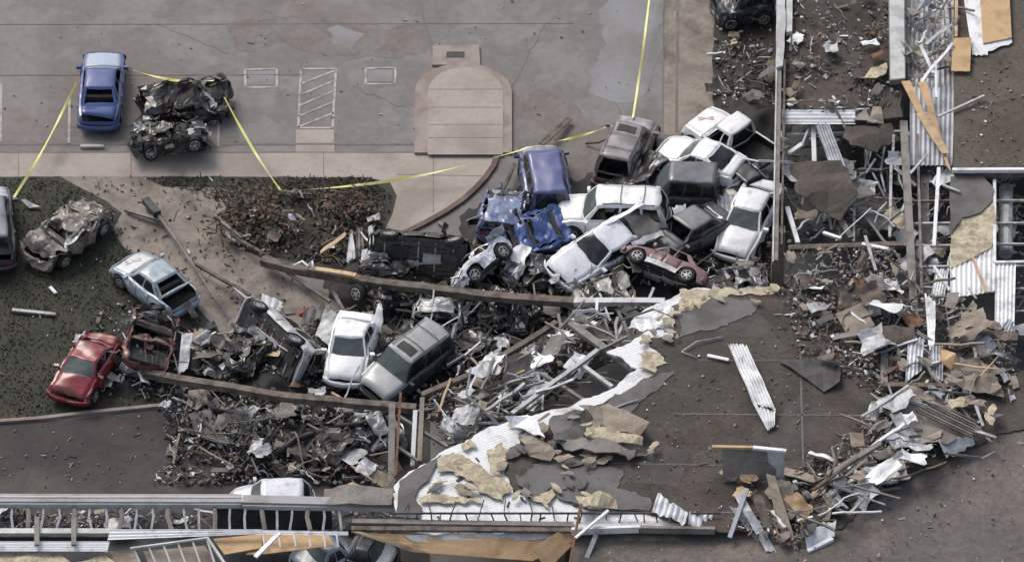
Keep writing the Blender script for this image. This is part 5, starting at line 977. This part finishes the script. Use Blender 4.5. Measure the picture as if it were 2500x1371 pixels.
tree_piece('uprooted shrub with dead orange-brown leaves by the white square sheet', (640, 500, .2), [(590, 470, .6), (600, 560, .5), (560, 540, .4), (680, 470, .5), (650, 580, .4), (700, 560, .4), (620, 520, .9), (660, 530, .8)], 60, .07, seed=1)
tree_piece('dead shrub with yellow-brown leaves in the right part of the verge', (840, 500, .2), [(800, 490, .5), (880, 490, .5), (900, 520, .4), (830, 530, .4)], 70, .05, seed=2)
tree_piece('bare tangled branches left of the torn deck tip', (1150, 1000, 1.2), [(1080, 960, 1.6), (1100, 1050, 1.6), (1200, 960, 1.9), (1230, 1020, 2.0), (1170, 1060, 1.8), (1140, 940, 1.9), (1250, 970, 2.2), (1060, 1010, 1.7), (1290, 1030, 2.6)], 0, .12, 'wall', seed=3)
tree_piece('bare branches lying in the rubble above the white deck corner', (1120, 1090, 1.0), [(1060, 1060, 1.4), (1180, 1050, 1.5), (1080, 1020, 1.4), (1210, 1010, 1.8)], 0, .09, 'wall', seed=4)
tree_piece('leafy torn branch beneath the light pole on the verge', (540, 530, .2), [(520, 570, .4), (580, 500, .5), (600, 600, .5)], 40, .05, seed=5)
M['memb2'] = M['memb']
# ------------------------------------------------------------------ scattered wreckage, zone by zone
def inpoly(x, y, pg):
    c = False; j = len(pg) - 1
    for i in range(len(pg)):
        (x1, y1), (x2, y2) = pg[i], pg[j]
        if (y1 > y) != (y2 > y) and x < (x2 - x1) * (y - y1) / (y2 - y1) + x1: c = not c
        j = i
    return c
def rp(pg):
    xs = [p[0] for p in pg]; ys = [p[1] for p in pg]
    while True:
        x, y = random.uniform(min(xs), max(xs)), random.uniform(min(ys), max(ys))
        if inpoly(x, y, pg): return x, y
PAL = dict(mix=[('white', 2), ('silver', 4), ('wall', 4), ('board', 4), ('timber', 4), ('dsteel', 5), ('wood', 1), ('rubble', 3), ('membg', 3)],
           roof=[('wall', 3), ('board', 4), ('timber', 4), ('white', 2), ('rust', 1), ('dsteel', 3), ('silver', 2)],
           leafy=[('leaf', 4), ('bark', 8), ('rust', .4), ('wood', .7), ('white', .4), ('timber', 5), ('wall', 1.2), ('blade', 3), ('dsteel', 2)],
           lawn=[('leaf', 4), ('wall', .5), ('bark', 3), ('blade', 7), ('white', .25)], dark=[('dsteel', 6), ('rubble', 4), ('silver', 2), ('wall', 1), ('timber', 2), ('white', .5), ('membg', 2)], board=[('board', 4), ('wall', 3), ('wood', 1), ('timber', 2)], pale=[('white', 3), ('wall', 5), ('silver', 5), ('board', 2), ('foam', 1)], lot=[('line', 3), ('kerbdark', 3), ('wall', 1)])
def pick(pal): a = PAL[pal]; return random.choices([x for x, _ in a], [w for _, w in a])[0]
COLW = dict(memb2='brown felt', white='white', silver='grey metal', wall='pale grey', board='tan-grey', timber='brown', dsteel='dark', wood='tan', rubble='dark', membg='grey felt', rust='rusty', foam='yellow foam', ply='tan plywood')
def litter(label, pg, n, z, pal, smin=.03, smax=.16, mound=True, lift=.12, seed=0, sticks=.25):
    random.seed(seed); mb = MB(); R9 = [noise.noise]
    for _ in range(n):
        x, y = rp(pg); p = P(x, y, z)
        if noise.noise(Vector((p.x * .55, p.y * .55, seed))) < random.uniform(-.45, .22): continue
        if mound: p.z = max(z, hh(p.x, p.y)) 
        p.z += random.random() ** 2 * lift + .02
        s = smin + (smax - smin) * random.random() ** 2.2; q = Matrix.Rotation(random.random() * 6.3, 3, 'Z') @ Matrix.Rotation(random.gauss(0, .5), 3, 'X') @ Matrix.Rotation(random.gauss(0, .4), 3, 'Y')
        m = M[pick(pal)]; a, b = s * random.uniform(.5, 1), s * random.uniform(.25, .8); h = .012 + s * .12
        if random.random() < sticks: a = s * random.uniform(1.5, 3.2); b = .012 + s * .10; h = b
        # an uneven chip
        v = [(-a, -b, -h), (a, -b * random.uniform(.5, 1), -h), (a * random.uniform(.5, 1), b, -h), (-a * random.uniform(.4, 1), b * random.uniform(.6, 1), -h)]
        mb.add([p + q @ Vector(t) for t in v] + [p + q @ Vector((t[0], t[1], h)) for t in v], [(3, 2, 1, 0), (4, 5, 6, 7), (0, 1, 5, 4), (1, 2, 6, 5), (2, 3, 7, 6), (3, 0, 4, 7)], m)
    tag(mb.build('litter'), label, 'litter', kind='stuff')
def scraps(where, pg, n, z, pal, big=1.0, mound=True, lift=.4, seed=0):
    random.seed(seed)
    for k in range(n):
        x, y = rp(pg); p = P(x, y, z)
        if mound: p.z = max(z, hh(p.x, p.y))
        p.z += random.random() * lift + .08
        m = pick(pal); ty = random.choices(['board', 'sheet', 'batten', 'pipe'], [3, 4, 3, 1.3])[0]
        if m in ('wood', 'timber', 'board') and ty in ('pipe',): ty = 'batten'
        if m in ('silver', 'white', 'membg') and ty == 'board': ty = 'sheet'
        if m == 'rubble': m = 'dsteel'
        q = Matrix.Rotation(random.random() * 6.3, 3, 'Z') @ Matrix.Rotation(random.gauss(0, .35), 3, 'X') @ Matrix.Rotation(random.gauss(0, .25), 3, 'Y')
        mb = MB(); sd_ = random.random() * 90; s = big * random.uniform(.55, 1.3); g_ = None
        if ty == 'board': a, b = s * random.uniform(.3, .6), s * random.uniform(.08, .24); mb.slab(lambda u, v: p + q @ Vector(((u - .5) * 2 * a * (1 - .18 * v), (v - .5) * 2 * b + .1 * b * math.sin(u * 9 + sd_), .04 * noise.noise(Vector((u * 2, v, sd_))))), 5, 2, .03, M[m])
        elif ty == 'sheet': a, b = s * random.uniform(.28, .55), s * random.uniform(.15, .4); mb.slab(lambda u, v: p + q @ Vector(((u - .5) * 2 * a * (1 + .3 * noise.noise(Vector((v * 3, sd_, 0)))), (v - .5) * 2 * b * (1 + .5 * noise.noise(Vector((u * 3, 0, sd_)))), .14 * s * noise.noise(Vector((u * 2.0, v * 1.6, sd_))) + .5 * a * max(0, u - .62) * (1 if sd_ < 50 else -.6) + .3 * b * abs(v - .45) * (sd_ % 1) + .025 * s * noise.noise(Vector((u * 7, v * 7, sd_))))), 7, 5, .012, M[m])
        elif ty == 'batten': a = s * random.uniform(.4, .95); w = random.uniform(.03, .07); mb.beam(p + q @ Vector((-a, 0, 0)), p + q @ Vector((a, 0, 0)), w * 1.4, w, M[m], .12, 4, sd_)
        else: a = s * random.uniform(.4, .9); mb.tube([p + q @ Vector(((i / 6 - .5) * 2 * a, .35 * s * noise.noise(Vector((i * .6, sd_, 0))), .2 * noise.noise(Vector((i * .6, 0, sd_))))) for i in range(7)], random.uniform(.018, .035), M[m], 5)
        nm = {'board': 'loose_board', 'sheet': 'loose_sheet', 'batten': 'loose_batten', 'pipe': 'loose_pipe'}[ty]
        lb = {'board': 'broken board', 'sheet': 'crumpled sheet', 'batten': 'thin batten', 'pipe': 'bent thin pipe'}[ty]
        tag(mb.build(nm), ('%s %s %s' % (COLW[m], lb, where)), ty, '%s %s %s' % (COLW[m], ty, where))
ZN = [
 ('in the dark heap around the upturned wrecks', [(560, 830), (640, 930), (780, 960), (1000, 985), (1140, 900), (1350, 780), (1380, 745), (1000, 710), (960, 740), (760, 770), (700, 860)], 46, .0, 'mix', 1.0, 2600),
 ('beside the red car and truck wreck', [(230, 770), (310, 740), (480, 780), (570, 830), (600, 930), (450, 920), (300, 985), (240, 960)], 20, .0, 'mix', .8, 900),
 ('below the lower long timber', [(310, 930), (560, 960), (950, 1010), (950, 1190), (640, 1175), (370, 1190), (440, 1060)], 44, .05, 'mix', .95, 2600),
 ('in the truss tangle beside the white deck', [(1040, 980), (1150, 920), (1350, 800), (1400, 740), (1600, 735), (1480, 850), (1380, 970), (1240, 1020), (1050, 1100)], 44, .9, 'mix', 1.0, 1800),
 ('among the cars below the white pickup', [(1140, 560), (1300, 600), (1600, 640), (1750, 600), (1880, 440), (1880, 690), (1650, 705), (1400, 720), (1150, 700)], 24, .2, 'mix', .7, 1300),
 ('on the soil left of the tall wall', [(1745, 30), (1890, 30), (1890, 280), (1740, 260)], 16, .0, 'mix', .8, 700),
 ('on the dirty floor right of the tall wall', [(1915, 0), (2170, 0), (2200, 270), (1915, 280)], 20, 2.92, 'roof', .7, 900),
 ('in the bay below the sagging flap', [(1915, 610), (2200, 610), (2230, 720), (2200, 960), (2130, 960), (1960, 870), (1910, 720)], 36, 3.05, 'roof', .85, 2200),
 ('in the debris belt at the lower right', [(1890, 1190), (2000, 1110), (2120, 1010), (2160, 900), (2300, 960), (2430, 1010), (2300, 1100), (2050, 1260), (1940, 1330), (1770, 1290)], 58, 3.05, 'roof', 1.15, 2600),
 ('around the wall stub at the far right', [(2230, 720), (2330, 730), (2480, 830), (2480, 980), (2300, 900), (2200, 900)], 26, 3.05, 'roof', .9, 900),
 ('in the torn bay under the flap', [(1915, 310), (2215, 310), (2215, 600), (1915, 600)], 26, .3, 'mix', 1.0, 700),
 ('in the narrow bay with ladder beams', [(2235, 420), (2325, 420), (2325, 720), (2235, 720)], 12, .4, 'mix', 1.0, 300),
 ('in the rightmost torn bay', [(2435, 430), (2500, 430), (2500, 820), (2480, 820), (2480, 640), (2435, 640)], 10, .4, 'pale', 1.0, 250),
 ('between the joists of the low wing', [(0, 1245), (960, 1250), (960, 1290), (0, 1290)], 30, .3, 'mix', .8, 900),
 ('at the head of the narrow ribbed bay', [(2215, 0), (2325, 0), (2325, 210), (2215, 210)], 14, 2.9, 'pale', .9, 200),
 ('in the weedy verge', [(560, 480), (700, 460), (900, 500), (930, 560), (860, 650), (640, 620), (540, 570)], 26, .05, 'leafy', .6, 2200)]
for i, (w, pg, n, z, pal, big, nl) in enumerate(ZN):
    if pal == 'leafy':
        scraps(w, pg, n, z, 'roof', big, seed=i)
    else: scraps(w, pg, n, z, pal, big, z < 1, .5 if z < 1 else .35, seed=i)
    litter('mixed fine litter ' + w, pg, nl, z, pal, .03, .15, z < 1, .15, seed=i + 50)
for i, (w, pg, n, z, pal, big) in enumerate([
 ('on top of the truss tangle', [(1130, 940), (1350, 810), (1420, 760), (1560, 780), (1400, 940), (1250, 1010), (1090, 1080)], 34, 1.7, 'pale', 1.15), ('in the hollow under the longest timber', [(960, 720), (1380, 750), (1340, 800), (1130, 900), (1000, 960), (940, 800)], 34, .3, 'dark', 1.2),
 ('heaped over the rubble near the steel posts', [(560, 1000), (940, 1010), (950, 1190), (660, 1160)], 22, .5, 'pale', 1.1), ('piled along the debris belt', [(1960, 1240), (2100, 1090), (2160, 960), (2380, 1000), (2300, 1100), (2060, 1260), (1930, 1320)], 26, 3.3, 'pale', 1.3),
 ('jammed between the wrecked cars', [(1150, 620), (1400, 640), (1640, 640), (1720, 620), (1740, 670), (1600, 700), (1380, 720), (1150, 690)], 22, .7, 'dark', .9), ('thrown around the torn bays', [(1920, 320), (2200, 320), (2320, 420), (2320, 700), (2240, 760), (2200, 600), (1920, 600)], 26, 2.0, 'pale', 1.25),
 ('strewn over the rubble by the pale square board', [(1930, 640), (2190, 640), (2200, 900), (2120, 900), (2000, 800)], 16, 3.2, 'roof', 1.3), ('between the truck wreck and the side-lying vehicle', [(440, 800), (600, 790), (640, 930), (460, 910)], 14, .3, 'mix', 1.0), ('tumbled at the far right', [(2290, 730), (2490, 830), (2480, 970), (2320, 900)], 12, 3.3, 'board', 1.3)]):
    scraps(w, pg, n, z, pal, big, z < 1, .6, seed=200 + i)
def bars(name, label, cat, group, pg, n, z0, z1, lmin, lmax, ms, seed, w=.07, ang=None):
    random.seed(seed)
    for _ in range(n):
        x, y = rp(pg); a = P(x, y, random.uniform(z0, z1)); an = random.gauss(*ang) if ang else random.random() * 6.3; l = random.uniform(lmin, lmax); b = a + Vector((math.cos(an) * l, math.sin(an) * l, random.gauss(0, .25) * l)); b.z = max(b.z, z0 * .8)
        mb = MB(); m = M[random.choice(ms)]; ww = w * random.uniform(.5, 1.4)
        if random.random() < .5: mb.beam(a, b, ww, ww * .8, m, .25 * random.random(), 5, random.random() * 40)
        else:   # an L-shaped angle, bent once
            c = a.lerp(b, .6) + Vector((random.gauss(0, .15), random.gauss(0, .15), random.gauss(0, .1))) * l; mb.beam(a, c, ww, .02, m); mb.beam(c, b, ww, .022, m); mb.beam(a + Vector((0, 0, ww * .5)), c + Vector((0, 0, ww * .5)), .02, ww, m)
        tag(mb.build(name), label, cat, group)
bars('truss_bar', 'bent grey or pale steel bar in the tangle along the torn deck edge', 'steel bar', 'loose bars along the torn deck edge', [(1080, 990), (1200, 930), (1340, 830), (1400, 750), (1600, 740), (1540, 830), (1460, 930), (1300, 1010), (1100, 1080)], 52, 1.2, 2.7, .8, 2.6, ['silver', 'wall', 'steel', 'white', 'silver'], 301, .09, (.7, .7))
bars('truss_bar', 'steel bar standing or hanging in the torn bays of the right wing', 'steel bar', 'loose bars in the torn bays', [(1925, 320), (2200, 320), (2325, 430), (2325, 700), (2240, 700), (2200, 590), (1925, 590)], 44, 1.2, 2.9, .7, 2.4, ['silver', 'steel', 'white', 'silver', 'dsteel'], 302, .08, (1.4, .6))
bars('frame_bar', 'bent bar in the debris belt curving up the lower right', 'frame bar', 'loose bars in the debris belt', [(1900, 1300), (1960, 1190), (2100, 1060), (2160, 900), (2260, 930), (2430, 1000), (2320, 1100), (2060, 1260)], 46, 3.1, 3.9, .6, 2.2, ['silver', 'steel', 'wall', 'timber', 'white'], 303, .09, (.6, .6))
bars('truss_bar', 'thin bar lying on the rubble near the steel posts', 'steel bar', 'thin bars near the steel posts', [(420, 960), (950, 1010), (950, 1190), (640, 1170), (420, 1120)], 30, .3, 1.2, .6, 2.0, ['silver', 'steel', 'wall', 'timber'], 304, .06)
bars('truss_bar', 'dark bar wedged in the hollow among the wrecks', 'steel bar', 'bars wedged in the hollow', [(940, 730), (1370, 750), (1130, 900), (960, 900)], 24, .3, 1.3, .6, 2.2, ['dsteel', 'steel', 'silver'], 305, .07, (.6, .5))
bars('truss_bar', 'pale bar lying at the head of the ribbed bay', 'steel bar', 'bars at the head of the ribbed bay', [(2215, 0), (2325, 0), (2325, 210), (2215, 210)], 14, 3.0, 3.4, .8, 2.4, ['silver', 'wall', 'white'], 306, .09, (1.0, .6))
bars('truss_bar', 'bar lying between the pale square board and the wall stub', 'steel bar', 'bars beside the wall stub', [(2100, 640), (2330, 640), (2480, 900), (2200, 930)], 26, 3.1, 3.6, .6, 2.0, ['silver', 'wall', 'timber', 'white'], 307, .08)
def flakes(where, pg, n, z, ms, smin, smax, seed):
    random.seed(seed)
    for k in range(n):
        x, y = rp(pg); c = P(x, y, z + random.random() * .12); s_ = random.uniform(smin, smax); q = Matrix.Rotation(random.random() * 6.3, 3, 'Z'); nv = random.randint(7, 11); asp = random.uniform(.35, .8)
        pts = [c + q @ Vector((math.cos(6.283 * i / nv) * s_ * random.uniform(.55, 1.15), math.sin(6.283 * i / nv) * s_ * asp * random.uniform(.5, 1.15), random.gauss(0, .05))) for i in range(nv)]
        m = random.choice(ms); mb = MB(); polymesh(mb, pts, .022, M[m], None, .12, .09, .025, .4, k)
        tag(mb.build('torn_flake'), '%s torn flake %s' % (COLW[m], where), 'roofing flake', '%s flakes %s' % (COLW[m], where))
flakes('lying on the white deck and its felt edge', [(1050, 1110), (1230, 1050), (1420, 1000), (1500, 1120), (1420, 1220), (1300, 1210), (1050, 1200)], 34, 3.1, ['foam', 'foam', 'board', 'membg', 'membg', 'wall'], .12, .5, 401)
flakes('around the folded board heap', [(1280, 1020), (1420, 980), (1600, 1020), (1600, 1110), (1480, 1120), (1340, 1130)], 13, 3.3, ['board', 'board', 'foam', 'membg', 'wall', 'memb2'], .18, .6, 402)
flakes('along the tan strip of the deck tip', [(1560, 840), (1640, 720), (1900, 700), (1900, 730), (1700, 745), (1640, 880)], 18, 3.1, ['foam', 'foam', 'board', 'wall'], .1, .35, 403)
flakes('in the far right debris', [(2180, 880), (2300, 850), (2450, 900), (2440, 1030), (2250, 1060)], 22, 3.4, ['board', 'wall', 'membg', 'foam'], .2, .6, 404)
flakes('beside the bottom debris fan', [(1740, 1150), (2020, 1150), (2060, 1260), (1960, 1320), (1800, 1290)], 20, 3.2, ['board', 'wood', 'wall', 'membg', 'ply'], .2, .55, 405)
flakes('on the rubble below the lower long timber', [(400, 940), (900, 1000), (940, 1180), (640, 1160), (430, 1060)], 12, .45, ['board', 'wall', 'membg', 'membg', 'timber'], .15, .45, 406)
scraps('packed under the white sedan and pink car', [(1600, 650), (1700, 640), (1740, 668), (1860, 655), (1885, 690), (1650, 705)], 22, .05, 'mix', .8, True, .3, 230)
litter('mixed fine litter under the white sedan', [(1560, 560), (1890, 420), (1890, 700), (1600, 700)], 1800, .05, 'dark', .03, .18, True, .2, seed=150)
litter('dark fine litter below the lower long timber', [(400, 940), (930, 1010), (950, 1190), (600, 1180), (400, 1080)], 2600, .1, 'dark', .03, .22, True, .5, seed=152)
litter('dark fine litter in the hollow under the longest timber', [(920, 700), (1390, 745), (1350, 790), (1130, 900), (960, 920)], 2600, .1, 'dark', .03, .2, True, .4, seed=151)
litter('sparse pale chips on the brown roof', [(1500, 1000), (1650, 900), (1900, 740), (1960, 900), (2100, 1100), (1900, 1200), (1720, 1260), (1500, 1190), (1300, 1100)], 500, 3.03, 'roof', .02, .09, False, .02, 70, .1)
litter('sparse chips on the far right roof', [(2335, 130), (2520, 130), (2520, 410), (2335, 410)], 220, 3.31, 'roof', .02, .09, False, .02, 71, .1)
litter('sparse chips on the lower right roof', [(1450, 1320), (1900, 1350), (2150, 1250), (2520, 1000), (2520, 1390), (1450, 1390)], 260, 2.98, 'roof', .02, .08, False, .02, 72, .1)
litter('small stones and chips on the parking lot', [(0, 0), (1600, 0), (1600, 330), (1230, 360), (0, 360)], 260, .01, 'lot', .02, .07, False, .0, 73, .1)
litter('chips and twigs on the pale path', [(150, 430), (350, 430), (560, 480), (560, 560), (800, 740), (640, 790), (430, 690), (300, 590)], 420, .02, 'leafy', .02, .09, False, .02, 74, .3)
litter('leaf litter on the verge soil', [(350, 431), (900, 432), (965, 480), (930, 560), (560, 500)], 1300, .03, 'lawn', .02, .08, False, .05, 75, .4)
litter('leaf litter scattered over the lawn', [(0, 440), (150, 440), (290, 520), (280, 580), (370, 670), (300, 720), (240, 800), (180, 1010), (0, 1020)], 1000, .03, 'lawn', .015, .05, False, .05, 76, .4)
litter('dirt and chips on the service road', [(0, 1050), (420, 1000), (440, 1200), (0, 1200)], 130, .02, 'lot', .02, .08, False, .0, 77, .3)
random.seed(99); mb = MB()      # grass
for pg, n in (([(-60, 436), (148, 436), (288, 520), (278, 570), (380, 670), (470, 760), (590, 880), (600, 960), (330, 990), (170, 1012), (-60, 1024)], 9000), ([(355, 434), (895, 434), (960, 480), (900, 520), (560, 490), (400, 452)], 2600)):
    for _ in range(n):
        x, y = rp(pg); p = P(x, y, .02); h = random.uniform(.03, .09); an = random.random() * 6.3; w = random.uniform(.02, .05)
        if noise.noise(Vector((p.x * .8, p.y * .8, 4))) < random.uniform(-.7, .2): continue
        c, s = math.cos(an), math.sin(an); t = Vector((random.gauss(0, .05), random.gauss(0, .05), h))
        mb.add([p + Vector((-c * w, -s * w, 0)), p + Vector((c * w, s * w, 0)), p + t], [(0, 1, 2)], M['blade'])
tag(mb.build('grass'), 'short dark grass on the lawn and verge', 'grass', kind='stuff')
